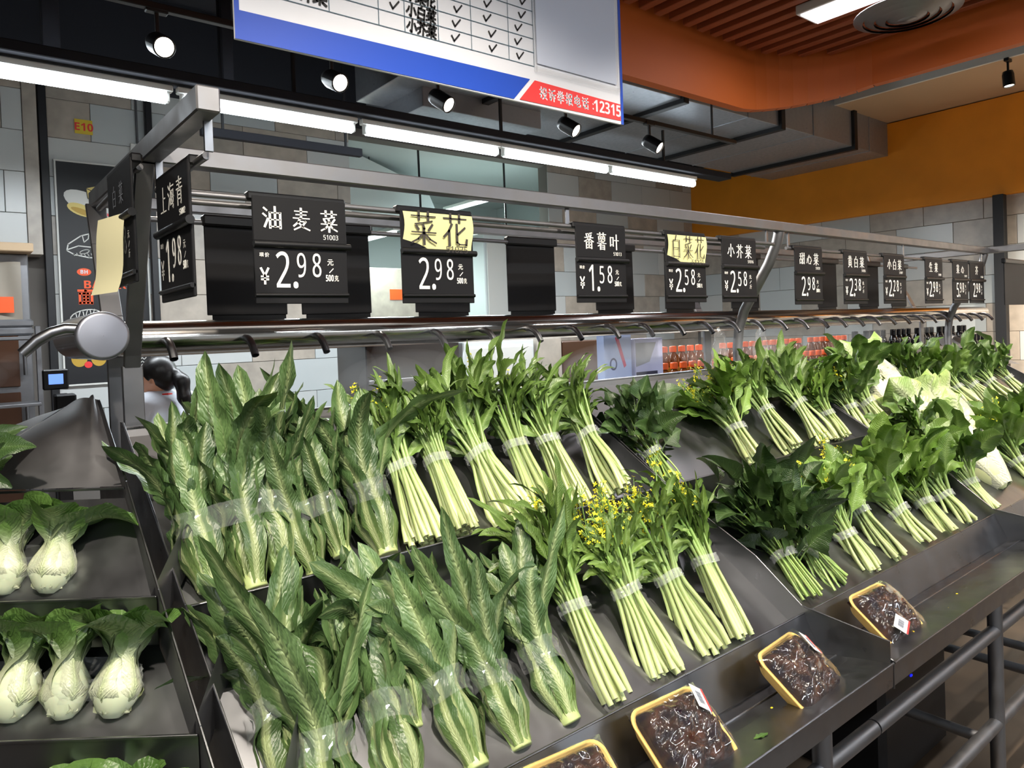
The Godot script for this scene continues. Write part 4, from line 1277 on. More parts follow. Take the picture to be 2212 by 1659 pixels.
# ---------------------------------------------------------------- lettering: each character as its pen strokes on a 100 x 100 field, y downwards
const GLYPH := {
	"上": "50,8 50,90;50,45 82,45;8,90 94,90",
	"油": "12,14 26,24;8,38 22,48;14,90 30,58;40,32 40,94;40,32 90,32;90,32 90,94;40,60 90,60;40,88 90,88;65,8 65,88",
	"麦": "18,18 82,18;24,32 76,32;10,47 92,47;50,6 50,47;44,47 36,62 12,80;36,60 72,60;72,60 56,78 14,95;34,64 60,84 92,95",
	"菜": "8,20 92,20;34,8 34,30;66,8 66,30;80,32 50,38 20,42;24,46 32,56;48,44 52,54;80,42 66,58;8,64 92,64;50,54 50,96;48,66 30,82 8,92;52,66 70,82 92,92",
	"海": "12,14 24,24;6,38 20,48;10,90 26,60;46,8 34,28;42,18 92,18;46,34 40,78;46,34 84,34;84,34 80,92 70,88;28,56 94,56;40,78 84,78;58,38 66,50;56,60 64,72",
	"青": "14,16 86,16;20,28 80,28;8,42 92,42;50,6 50,42;28,50 28,94;28,50 74,50;74,50 74,92 64,90;28,63 74,63;28,76 74,76",
	"花": "8,20 92,20;34,8 34,30;66,8 66,30;38,36 26,56 8,72;28,54 28,96;86,44 58,64;56,36 56,86 64,92 90,92 92,78",
	"番": "78,8 50,13 22,16;28,22 34,32;70,20 64,32;10,36 90,36;50,14 50,56;48,38 30,50 8,58;52,38 70,50 92,58;26,60 26,96;26,60 74,60;74,60 74,96;26,77 74,77;26,93 74,93;50,60 50,93",
	"薯": "8,12 92,12;34,4 34,20;66,4 66,20;22,24 22,42;22,24 78,24;78,24 78,42;22,40 78,40;41,24 41,40;59,24 59,40;20,52 74,52;48,44 48,62;8,63 92,63;80,46 50,64 14,80;36,74 36,98;36,74 74,74;74,74 74,98;36,85 74,85;36,96 74,96",
	"叶": "14,26 14,74;14,26 40,26;40,26 40,74;14,68 40,68;50,42 94,42;72,10 72,94",
	"白": "52,6 42,26;22,28 22,94;22,28 78,28;78,28 78,94;22,58 78,58;22,90 78,90",
	"小": "50,8 50,92 38,84;28,34 22,54 8,72;70,32 80,48 92,68",
	"芥": "8,20 92,20;34,8 34,30;66,8 66,30;50,30 34,50 8,64;50,32 68,50 92,62;36,58 34,78 18,94;64,58 64,96",
	"甜": "44,10 28,16 10,18;6,34 48,34;28,16 28,58;12,58 12,90;12,58 44,58;44,58 44,90;12,84 44,84;52,28 96,28;60,10 60,90;86,10 86,90;60,54 86,54;60,84 86,84",
	"心": "18,50 14,74 8,82;34,36 36,78 46,88 72,88 76,70;48,24 56,40;72,36 82,50 90,66",
	"黄": "22,14 78,14;36,4 36,26;64,4 64,26;8,28 92,28;26,40 26,76;26,40 74,40;74,40 74,76;26,57 74,57;26,74 74,74;50,28 50,74;40,80 16,96;60,80 86,96",
	"生": "28,10 22,28 8,48;22,28 84,28;18,56 80,56;50,6 50,92;6,92 94,92",
	"元": "24,16 76,16;8,40 92,40;38,40 34,70 10,92;60,40 60,84 68,90 90,90 92,74",
	"克": "12,18 88,18;50,6 50,32;26,34 26,56;26,34 74,34;74,34 74,56;26,54 74,54;40,56 34,76 10,94;60,56 60,86 68,92 90,92 92,78",
	"斤": "80,8 50,16 24,18;24,18 22,60 8,94;26,44 92,44;62,44 62,96",
	"现": "8,16 40,16;10,46 38,46;6,80 42,72;24,16 24,78;52,12 52,64;52,12 88,12;88,12 88,64;70,24 66,64 42,94;72,62 72,86 92,90 94,76",
	"价": "30,8 8,48;20,34 20,96;62,8 34,44;62,10 94,42;50,48 46,74 34,94;74,46 74,96",
	"投": "6,28 38,28;24,6 24,88 14,84;6,64 38,50;54,12 52,34 42,44;54,12 80,12;80,12 82,38 94,38;46,52 84,52;84,52 70,76 40,96;52,58 68,80 94,94",
	"诉": "16,10 26,20;8,36 24,36 24,84 36,74;88,10 62,18 48,20;48,20 46,64 34,92;48,46 96,46;72,46 72,96;76,62 86,70",
	"举": "26,10 32,22;48,6 52,18;74,8 66,22;8,30 92,30;34,32 10,58;62,32 92,54;28,56 72,56;14,74 86,74;50,42 50,98",
	"报": "6,28 38,28;24,6 24,88 14,84;6,64 38,50;50,10 50,96;50,10 86,10;86,10 84,38 74,36;50,48 84,48;84,48 72,74 54,94;58,56 72,76 94,92",
	"电": "18,24 18,70;18,24 80,24;80,24 80,70;18,46 80,46;18,68 80,68;50,6 50,86 58,92 90,92 92,78",
	"话": "16,10 26,20;8,36 24,36 24,84 36,74;86,8 66,14 44,16;38,36 96,36;66,14 66,58;46,58 46,94;46,58 86,58;86,58 86,94;46,88 86,88",
	"面": "6,12 94,12;50,12 42,30;14,30 14,94;14,30 86,30;86,30 86,94;14,90 86,90;38,30 38,90;62,30 62,90;38,50 62,50;38,70 62,70",
	"包": "34,6 10,40;26,22 86,22;86,22 82,66 70,64;26,42 62,42;62,42 62,62;26,62 62,62;26,42 26,82 34,90 88,90 92,74",
	"广": "50,6 52,18;16,22 90,22;16,22 16,60 6,92",
	"信": "28,8 8,48;18,36 18,96;56,8 66,18;36,26 94,26;46,42 86,42;46,56 86,56;46,70 46,96;46,70 86,70;86,70 86,96;46,92 86,92",
	"林": "6,28 46,28;26,6 26,96;26,30 6,66;28,32 46,54;52,28 96,28;72,6 72,96;72,30 52,70;74,32 96,66",
	"：": "48,40 52,44;48,78 52,82",
	"¥": "18,8 50,50;82,8 50,50;50,50 50,94;20,54 80,54;20,70 80,70",
	"/": "20,92 80,8",
	"v": "10,40 34,88 90,10",
}

# song: horizontals thinner than verticals, as in the printed names
func write(b: Dictionary, text: String, at: Vector3, size: Vector2, pen: float, pitch := 0.0, thin := 0.5, turn := 0.0) -> void:
	var x := at.x
	for ch in text:
		if GLYPH.has(ch):
			for stroke in (GLYPH[ch] as String).split(";"):
				var pts := PackedVector2Array()
				for p in stroke.split(" "):
					var c := p.split(",")
					var q := Vector2((float(c[0]) / 100.0 - 0.5) * size.x, (0.5 - float(c[1]) / 100.0) * size.y).rotated(turn)
					pts.append(Vector2(x + q.x, at.y + q.y))
				for k in pts.size() - 1:
					stroke_quad(b, pts[k], pts[k + 1], at.z, pen, thin)
		x += pitch if pitch > 0.0 else size.x * 1.1

func stroke_quad(b: Dictionary, p: Vector2, q: Vector2, z: float, pen: float, thin := 1.0) -> void:
	var d := (q - p).normalized()
	var w := pen * lerpf(1.0, thin, pow(absf(d.x), 3.0)) * 0.5
	var n := Vector2(-d.y, d.x) * w
	p -= d * w * 0.7
	q += d * w * 0.7
	quad(b, Vector3(p.x + n.x, p.y + n.y, z), Vector3(q.x + n.x, q.y + n.y, z), Vector3(q.x - n.x, q.y - n.y, z), Vector3(p.x - n.x, p.y - n.y, z), Vector3.BACK)

func polyline(b: Dictionary, pts: Array, z: float, pen: float) -> void:
	for k in pts.size() - 1:
		stroke_quad(b, pts[k], pts[k + 1], z, pen)

func flat(b: Dictionary, poly: PackedVector2Array, z: float) -> void:
	plate(b, poly, 0.0006, Transform3D(Basis.IDENTITY, Vector3(0, 0, z)))

func latin(text: String, height: float, squeeze := 1.0, bold := true) -> TextMesh:
	var f := SystemFont.new()
	f.font_names = PackedStringArray(["Droid Sans"])
	f.font_weight = 700 if bold else 400
	var t := TextMesh.new()
	t.font = f
	t.text = text
	t.font_size = 64
	t.pixel_size = height / 46.0
	t.depth = 0.0006
	t.curve_step = 1.0
	return t

func letters(called: String, text: String, at: Vector3, height: float, m: Material, parent: Node, squeeze := 1.0, bold := true) -> MeshInstance3D:
	return part(called, latin(text, height, squeeze, bold), m, parent, Transform3D(Basis.from_scale(Vector3(squeeze, 1, 1)), at))

# ---------------------------------------------------------------- plants
func mix(a: Color, b: Color, t: float) -> Color:
	return a.lerp(b, clampf(t, 0.0, 1.0))

# half width along a leaf, 0 at the foot to 1 at the tip
func width_of(kind: String, t: float) -> float:
	match kind:
		"lance":
			return (0.16 + 0.84 * smoothstep(0.0, 0.45, t)) * pow(maxf(0.0, 1.0 - pow(t, 3.2)), 0.75)
		"lettuce":
			return (0.34 + 0.36 * smoothstep(0.0, 0.2, t) + 0.30 * smoothstep(0.25, 0.6, t)) * pow(maxf(0.0, 1.0 - pow(t, 4.5)), 0.55)
		"oval":
			var s := clampf((t - 0.30) / 0.70, 0.0, 1.0)
			return maxf(0.10 * (1.0 - smoothstep(0.3, 0.6, t)), pow(sin(PI * pow(s, 0.72)), 0.75) if s > 0.0 and s < 1.0 else 0.0) + (0.0 if t >= 1.0 else 0.02)
		"heart":
			var q := clampf((t - 0.34) / 0.66, 0.0, 1.0)
			if t < 0.34:
				return 0.04
			return maxf(0.04, pow(1.0 - q, 0.85) * smoothstep(0.0, 0.14, q) * 1.05)
		"spoon":
			return (0.62 - 0.25 * smoothstep(0.08, 0.36, t) + 0.78 * smoothstep(0.42, 0.72, t)) * pow(maxf(0.0, 1.0 - pow(t, 7.0)), 0.6)
		"wrap":
			return (0.42 + 0.58 * smoothstep(0.0, 0.5, t)) * pow(maxf(0.0, 1.0 - pow(t, 9.0)), 0.6)
	return 0.5

const COLS := [-1.0, -0.72, -0.42, -0.14, 0.0, 0.14, 0.42, 0.72, 1.0]

# one leaf along pts; side0 lies across it, the outer face looks along side x tangent
func leaf(r: RandomNumberGenerator, pts: PackedVector3Array, side0: Vector3, half: float, kind: String, o: Dictionary) -> ArrayMesh:
	var b := sb()
	var n := pts.size()
	var s := side0
	var ph := r.randf() * TAU
	var ph2 := r.randf() * TAU
	var fold: float = o.get("fold", 0.35)
	var wave: float = o.get("wave", 0.2)
	var wn: float = o.get("waves", 3.0)
	var cup: float = o.get("cup", 0.0)
	var c0: Color = o.c0
	var c1: Color = o.c1
	var c2: Color = o.c2
	var t0: float = o.get("t0", 0.15)
	var t1: float = o.get("t1", 0.5)
	var rib: float = o.get("rib", 0.9)
	var tone := r.randf_range(0.82, 1.18)
	var curl: PackedFloat32Array = o.get("curl", PackedFloat32Array())
	var rib0: float = o.get("rib0", 0.14)
	var rib1: float = o.get("rib1", 0.14)
	for i in n:
		var t := i / (n - 1.0)
		var tan := (pts[mini(i + 1, n - 1)] - pts[maxi(i - 1, 0)]).normalized()
		s = (s - tan * s.dot(tan)).normalized()
		var nr := s.cross(tan)
		var w := half * width_of(kind, t)
		var green := mix(c0, c1, (t - t0) / (t1 - t0))
		for j in COLS.size():
			var u: float = COLS[j]
			if absf(u) < 0.2 and u != 0.0:
				u = signf(u) * lerpf(rib0, rib1, minf(1.0, t * 1.6))
			var a := absf(u)
			var mid := j >= 3 and j <= 5
			var off := fold * a * w - cup * u * u * w
			off += wave * pow(a, 1.6) * w * sin(TAU * wn * t + (ph if u > 0.0 else ph2)) * smoothstep(0.1, 0.35, t)
			off += 0.10 * w * sin(9.0 * t + 3.0 * u + ph) * a
			var uu := u * (1.0 + 0.10 * sin(TAU * wn * 1.7 * t + (ph2 if u > 0.0 else ph)) * a)
			var lat := uu * w * (1.0 - 0.12 * absf(fold))
			if curl.size() > 0:
				var R := maxf(curl[i], 0.004)
				var ang := clampf(lat / R, -1.9, 1.9)
				off += R * (cos(ang) - 1.0)
				lat = R * sin(ang)
			if j == 4:
				off += 0.05 * w * (1.0 - t)
			var p := pts[i] + s * lat + nr * off
			var c := green
			if mid:
				c = mix(green, c2, rib * (1.0 - 0.65 * t) * (1.0 if j == 4 else 0.8))
			c = Color(c.r * tone, c.g * tone, c.b * tone)
			vtx(b, p, Vector2(u * 0.5 + 0.5, t), c)
	var m := COLS.size()
	for i in n - 1:
		for j in m - 1:
			var p := i * m + j
			b.i.append_array(PackedInt32Array([p, p + m, p + 1, p + 1, p + m, p + m + 1]))
	return done(b)

# a bending line: starts along d, is pulled by `pull` more and more
func bend(p: Vector3, d: Vector3, length: float, n: int, pull: Vector3, k0: float, k1: float) -> PackedVector3Array:
	var out := PackedVector3Array([p])
	for i in n:
		d = (d + pull * (lerpf(k0, k1, (i + 1.0) / n) / n)).normalized()
		p += d * (length / n)
		out.append(p)
	return out

const GRAV := Vector3(0, -0.78, -0.62)      # down, in the axes of a bunch leaning back on a tray

func tape_band(t: Node3D, at: Vector3, rx: float, rz: float, h: float, r: RandomNumberGenerator, turn := 0.0) -> void:
	var b := sb()
	var seg := 44
	var nz := FastNoiseLite.new()
	nz.seed = r.randi_range(0, 999)
	nz.frequency = 60.0
	var rows := []
	for i in 9:
		var row := []
		for j in seg + 1:
			var a := TAU * j / seg
			var q := Vector3(cos(a) * rx, (i / 8.0 - 0.5) * h, sin(a) * rz)
			var k := 1.0 + 0.09 * nz.get_noise_3d(cos(a) * 0.09, q.y * 3.0, sin(a) * 0.09) + r.randf_range(-0.02, 0.02)
			row.append(at + Vector3(q.x * k, q.y + 0.12 * h * sin(a * 2.0 + turn) + q.x * turn * 0.3, q.z * k))
		rows.append(row)
	for i in 8:                     # creased film: every facet stands alone
		for j in seg:
			tri(b, rows[i][j], rows[i + 1][j], rows[i][j + 1])
			tri(b, rows[i][j + 1], rows[i + 1][j], rows[i + 1][j + 1])
	part("tape", done(b), M.film_tight if h < 0.03 else M.film, t)

func blank() -> Node3D:
	return Node3D.new()

# bunch of long stems tied in the middle: choy sum, sweet potato leaf and other greens
func make_bunch(sd: int, o: Dictionary) -> Node3D:
	var r := RandomNumberGenerator.new()
	r.seed = sd
	var t := blank()
	var L: float = o.length
	var ty: float = o.tape
	var rx: float = o.rx
	var rz: float = o.rz
	var ns: int = o.stems
	for k in ns:
		var rad := sqrt((k + 0.5) / ns)
		var a := k * 2.399963 + r.randf_range(-0.2, 0.2)
		var ax := cos(a) * rad
		var az := sin(a) * rad
		var top: float = L * r.randf_range(0.55, 0.86)
		var y0 := r.randf_range(-0.008, 0.012)
		var pts := PackedVector3Array()
		var rads := PackedFloat32Array()
		var cols := PackedColorArray()
		var sr: float = o.stem_r * r.randf_range(0.8, 1.25)
		var sway := r.randf_range(-0.012, 0.012)
		var tone := r.randf_range(0.72, 1.12)
		for i in 10:
			var y := lerpf(y0, top, i / 9.0)
			var m := 1.0
			if y < ty:
				m = lerpf(o.flare, 1.0, smoothstep(0.0, ty, y))
			else:
				m = 1.0 + o.spread * pow((y - ty) / (L - ty), 1.25)
			var p := Vector3(ax * rx * m + sway * sin(PI * y / ty), y, az * rz * (m if y > ty else lerpf(1.0, m, 0.35)))
			if y > ty:
				p += GRAV * 0.03 * pow((y - ty) / (L - ty), 2.0) * (1.0 if az < 0.3 else 0.4)
			pts.append(p)
			rads.append(sr * lerpf(1.0, 0.42, clampf(y / top, 0.0, 1.0)) * (1.0 + 0.07 * sin(i * 2.1 + k)))
			var cc := mix(o.c_foot, o.c_stem, (y / L - o.g0) / (o.g1 - o.g0))
			cols.append(Color(cc.r * tone, cc.g * tone, cc.b * tone))
		var b := sb()
		tube(b, pts, rads, 7, true, cols)
		part("stem", done(b), M.stem, t)
		var tip := pts[9]
		var dir := (pts[9] - pts[7]).normalized()
		var out := Vector3(ax, 0, az)
		var nl: int = o.leaves
		for q in nl:
			var at := pts[r.randi_range(o.leaf_from, 9)] if q > 0 else tip
			var d: Vector3 = (dir + out * r.randf_range(0.2, 1.0) * o.open + Vector3(r.randf_range(-0.5, 0.5), r.randf_range(-0.2, 0.3), r.randf_range(-0.2, 0.4)) * o.open).normalized()
			var len: float = o.leaf_len * r.randf_range(0.7, 1.25)
			var lp := bend(at, d, len, 12, (GRAV + Vector3(r.randf_range(-0.5, 0.5), 0, r.randf_range(-0.2, 0.5))).normalized(), 0.1, o.droop * r.randf_range(0.5, 1.7))
			var side: Vector3 = d.cross(Vector3(r.randf_range(-0.5, 0.5), 0.25, 1.0)).normalized()
			var dark: float = r.randf_range(0.0, 1.0)
			part("leaf", leaf(r, lp, side, o.leaf_w * r.randf_range(0.75, 1.2), o.leaf_kind, {"fold": r.randf_range(0.1, 0.55), "wave": o.wave, "waves": r.randf_range(2.0, 4.0), "c0": o.c_petiole, "c1": mix(o.c_leaf, o.c_leaf2, dark), "c2": o.c_rib, "t0": 0.05, "t1": 0.4, "rib": 0.85}), M.leaf, t)
		if k < o.flowers:
			flower_head(t, r, tip, (dir + Vector3(r.randf_range(-0.4, 0.4), 0.2, r.randf_range(0.0, 0.5))).normalized(), o.c_stem, r.randf_range(0.07, 0.14))
	tape_band(t, Vector3(0, ty, 0), rx + 0.009, rz + 0.009, o.tape_h, r, r.randf_range(-0.3, 0.3))
	return t

func flower_head(t: Node3D, r: RandomNumberGenerator, at: Vector3, d: Vector3, green: Color, h: float) -> void:
	var b := sb()
	var top := at + d * h
	tube(b, PackedVector3Array([at - d * 0.02, at + d * h * 0.5 + GRAV * 0.004, top]), PackedFloat32Array([0.0022, 0.0018, 0.0014]), 5, true, PackedColorArray([green, green, green]))
	var yellow := Color(0.80, 0.74, 0.03)
	for k in 15:
		var dir := Vector3(r.randf_range(-1, 1), r.randf_range(-0.3, 1), r.randf_range(-1, 1)).normalized()
		var c := top - d * r.randf_range(0.0, 0.05) + dir * r.randf_range(0.008, 0.030)
		tube(b, PackedVector3Array([top - d * 0.02, c]), PackedFloat32Array([0.0009, 0.0008]), 4, false, PackedColorArray([green, green]))
		if k < 11:
			var x := dir.cross(Vector3(0.3, 0.7, 0.2)).normalized()
			var y := dir.cross(x)
			for q in 4:
				var a := TAU * q / 4.0 + k
				var u := x * cos(a) + y * sin(a)
				var v := dir.cross(u)
				var sz := r.randf_range(0.005, 0.0072)
				quad(b, c, c + (u + v * 0.55) * sz * 0.7 + dir * 0.001, c + u * sz * 1.2 + dir * 0.002, c + (u - v * 0.55) * sz * 0.7 + dir * 0.001, Vector3.ZERO, yellow)
		else:
			lathe(b, [Vector2(0.0004, -0.003), Vector2(0.0022, 0.0), Vector2(0.0004, 0.004)], 6, Transform3D(Basis.IDENTITY, c), mix(yellow, green, 0.55))
	part("flower_head", done(b), M.petal, t)

func choy_options(flowers: int, extra := {}) -> Dictionary:
	var o := {
		"length": 0.47, "tape": 0.205, "rx": 0.031, "rz": 0.028, "stems": 26, "flare": 2.05, "spread": 2.1, "stem_r": 0.0071, "leaves": 3, "leaf_from": 7, "open": 0.85, "leaf_len": 0.125, "leaf_w": 0.0155, "leaf_kind": "lance", "droop": 2.0, "wave": 0.24,
		"c_foot": Color(0.50, 0.58, 0.27), "c_stem": Color(0.15, 0.27, 0.055), "g0": 0.05, "g1": 0.66, "c_petiole": Color(0.20, 0.34, 0.08), "c_leaf": Color(0.075, 0.145, 0.030), "c_leaf2": Color(0.15, 0.255, 0.055), "c_rib": Color(0.26, 0.38, 0.13), "flowers": flowers, "tape_h": 0.024,
	}
	o.merge(extra, true)
	return o

# long leaf lettuce: heads of overlapping leaves wrapped round a cut foot, taped half way, long blades above
func make_lettuce(sd: int, heads: int, open := 1.0) -> Node3D:
	var r := RandomNumberGenerator.new()
	r.seed = sd
	var t := blank()
	for h in heads:
		var hx := 0.0 if heads == 1 else (h - 0.5) * 0.074
		var lean := 0.0 if heads == 1 else (h - 0.5) * 0.22
		var size := 1.0 if h == 0 else 0.85
		var y00 := 0.0 if h == 0 else 0.022
		var n := 22
		for k in n:
			var layer := k / (n - 1.0)
			var a := k * 2.399963 + r.randf_range(-0.3, 0.3)
			var rd := Vector3(cos(a), 0, sin(a) * 0.9)
			var len := lerpf(0.27, 0.45, pow(layer, 0.45)) * r.randf_range(0.88, 1.1) * size
			var out := lerpf(0.15, 0.06, layer) * r.randf_range(0.2, 1.5) * open
			var pts := PackedVector3Array()
			var curl := PackedFloat32Array()
			var m := 26
			var swing := r.randf_range(-0.10, 0.10) * open
			var flop := r.randf_range(0.0, 1.0)
			var wob := r.randf() * TAU
			for i in m:
				var y := len * i / (m - 1.0)
				var rad := lerpf(lerpf(0.0235, 0.012, layer), lerpf(0.047, 0.014, layer), smoothstep(0.0, 0.075, y))
				rad -= lerpf(0.012, 0.003, layer) * smoothstep(0.085, 0.14, y)
				var s := maxf(0.0, (y - 0.14) / 0.28)
				curl.append(lerpf(maxf(rad, 0.02) * 1.05, 0.07, smoothstep(0.0, 0.35, s)))
				rad += out * pow(s, 1.25) + 0.005 * sin(wob + 26.0 * y) * minf(1.0, s * 3.0)
				var p := rd * rad + Vector3(hx + lean * y * 0.35 + swing * pow(s, 1.6), y + y00, 0)
				p += GRAV * (0.07 * flop * pow(s, 2.2) * (1.0 if layer < 0.7 else 0.5))
				if flop > 0.8:
					p += GRAV * 0.12 * pow(s, 3.5)
				pts.append(p)
			var side := Vector3.UP.cross(rd).normalized().rotated(Vector3.UP, r.randf_range(-0.25, 0.25))
			var light := mix(Color(0.130, 0.225, 0.082), Color(0.052, 0.108, 0.036), r.randf())
			part("leaf", leaf(r, pts, side, r.randf_range(0.027, 0.038) * size, "lettuce", {"fold": r.randf_range(-0.25, 0.5), "wave": 0.26, "waves": r.randf_range(3.0, 6.5), "c0": Color(0.26, 0.37, 0.12), "c1": light, "c2": Color(0.47, 0.55, 0.28), "t0": -0.02, "t1": 0.26, "rib": 1.0, "rib0": 0.42, "rib1": 0.08, "curl": curl}), M.leaf, t)
		var b := sb()
		lathe(b, [Vector2(0.0005, -0.009), Vector2(0.022, -0.008), Vector2(0.024, -0.004), Vector2(0.0225, 0.006), Vector2(0.018, 0.03), Vector2(0.006, 0.16)], 18, Transform3D(Basis.IDENTITY, Vector3(hx, y00, 0)), Color(0.40, 0.48, 0.20))
		part("cut_foot", done(b), M.stem, t)
	tape_band(t, Vector3(0, 0.137, 0), 0.047 if heads == 1 else 0.080, 0.047, 0.048, r, r.randf_range(-0.35, 0.35))
	return t

# one head of bok choy under a node
func bok_head(sd: int) -> Node3D:
	var r := RandomNumberGenerator.new()
	r.seed = sd
	var t := blank()
	var b := sb()
	lathe(b, [Vector2(0.0005, -0.004), Vector2(0.010, -0.003), Vector2(0.020, 0.006), Vector2(0.029, 0.022), Vector2(0.030, 0.036), Vector2(0.024, 0.052), Vector2(0.016, 0.068), Vector2(0.010, 0.09)], 18, Transform3D.IDENTITY, Color(0.62, 0.68, 0.46))
	part("heart", done(b), M.stem, t)
	var n := 9
	for k in n:
		var a := TAU * k / n * 1.0 + (0.35 if k % 2 else 0.0) + r.randf_range(-0.12, 0.12)
		var rd := Vector3(cos(a), 0, sin(a))
		var inner := 1.0 if k % 2 else 0.0
		var len := r.randf_range(0.145, 0.172) - 0.01 * inner
		var pts := PackedVector3Array()
		var m := 18
		var flop := r.randf_range(0.8, 1.9)
		for i in m:
			var y := len * i / (m - 1.0)
			var rad := lerpf(0.008, 0.033 - 0.005 * inner, smoothstep(0.0, 0.028, y)) - (0.016 - 0.003 * inner) * smoothstep(0.034, 0.08, y)
			var s := maxf(0.0, (y - 0.08) / 0.08)
			rad += 0.055 * flop * pow(s, 1.5) * (1.0 - 0.35 * inner)
			pts.append(rd * rad + Vector3(0, y - 0.028 * flop * pow(s, 2.4), 0) + GRAV * 0.012 * s * s)
		part("leaf", leaf(r, pts, Vector3.UP.cross(rd).normalized(), 0.036, "spoon", {"fold": r.randf_range(-0.1, 0.15), "cup": 0.42, "wave": 0.14, "waves": 2.4, "c0": Color(0.72, 0.76, 0.56), "c1": mix(Color(0.07, 0.15, 0.035), Color(0.11, 0.21, 0.05), r.randf()), "c2": Color(0.50, 0.60, 0.32), "t0": 0.36, "t1": 0.62, "rib": 0.8}), M.leaf, t)
	return t

# napa cabbage
func make_cabbage(sd: int) -> Node3D:
	var r := RandomNumberGenerator.new()
	r.seed = sd
	var t := blank()
	var b := sb()
	var prof := []
	for i in 14:
		var s := i / 13.0
		prof.append(Vector2(maxf(0.001, 0.068 * pow(sin(PI * pow(s, 0.8) * 0.97 + 0.03), 0.7)), s * 0.27 - 0.004))
	lathe(b, prof, 20, Transform3D.IDENTITY, Color(0.66, 0.70, 0.36))
	part("heart", done(b), M.stem, t)
	for k in 12:
		var layer := k / 11.0
		var a := k * 2.399963
		var rd := Vector3(cos(a), 0, sin(a))
		var len := lerpf(0.36, 0.29, layer)
		var pts := PackedVector3Array()
		for i in 16:
			var y := len * i / 15.0
			var s := clampf(y / 0.30, 0.0, 1.0)
			var rad := lerpf(0.088, 0.074, layer) * pow(sin(PI * (0.10 + 0.70 * s)), 0.8)
			var o := maxf(0.0, s - 0.75)
			rad += o * o * lerpf(1.6, 0.3, layer) * 0.9
			pts.append(rd * rad + Vector3(0, y - o * o * 0.2, 0))
		part("leaf", leaf(r, pts, Vector3.UP.cross(rd).normalized(), 0.072, "wrap", {"fold": -0.1, "cup": 0.55, "wave": 0.22, "waves": 6.5, "c0": Color(0.78, 0.80, 0.62), "c1": mix(Color(0.24, 0.40, 0.09), Color(0.56, 0.64, 0.26), layer), "c2": Color(0.78, 0.80, 0.62), "t0": 0.30, "t1": 0.9, "rib": 1.0}), M.leaf, t)
	tape_band(t, Vector3(0, 0.16, 0), 0.092, 0.092, 0.05, r)
	return t

# put a copy of a bunch on a tray: foot at (x, y, -d), leaning back by `lean` degrees from the level, turned and tipped
func lay(proto: Node3D, called: String, label: String, category: String, group: String, at: Vector3, lean: float, tip := 0.0, roll := 0.0, size := 1.0) -> Node3D:
	var o: Node3D = proto.duplicate()
	o.name = numbered(called)
	add_child(o)
	tag(o, label, category, group)
	var a := deg_to_rad(lean)
	var y := Vector3(0, sin(a), -cos(a)).rotated(Vector3(0, cos(a), sin(a)), deg_to_rad(tip))
	var z := Vector3(0, cos(a), sin(a))
	var x := y.cross(z)
	var bs := Basis(x, y, z) * Basis(Vector3.UP, deg_to_rad(roll))
	o.transform = Transform3D(bs.scaled(Vector3.ONE * size), at)
	return o

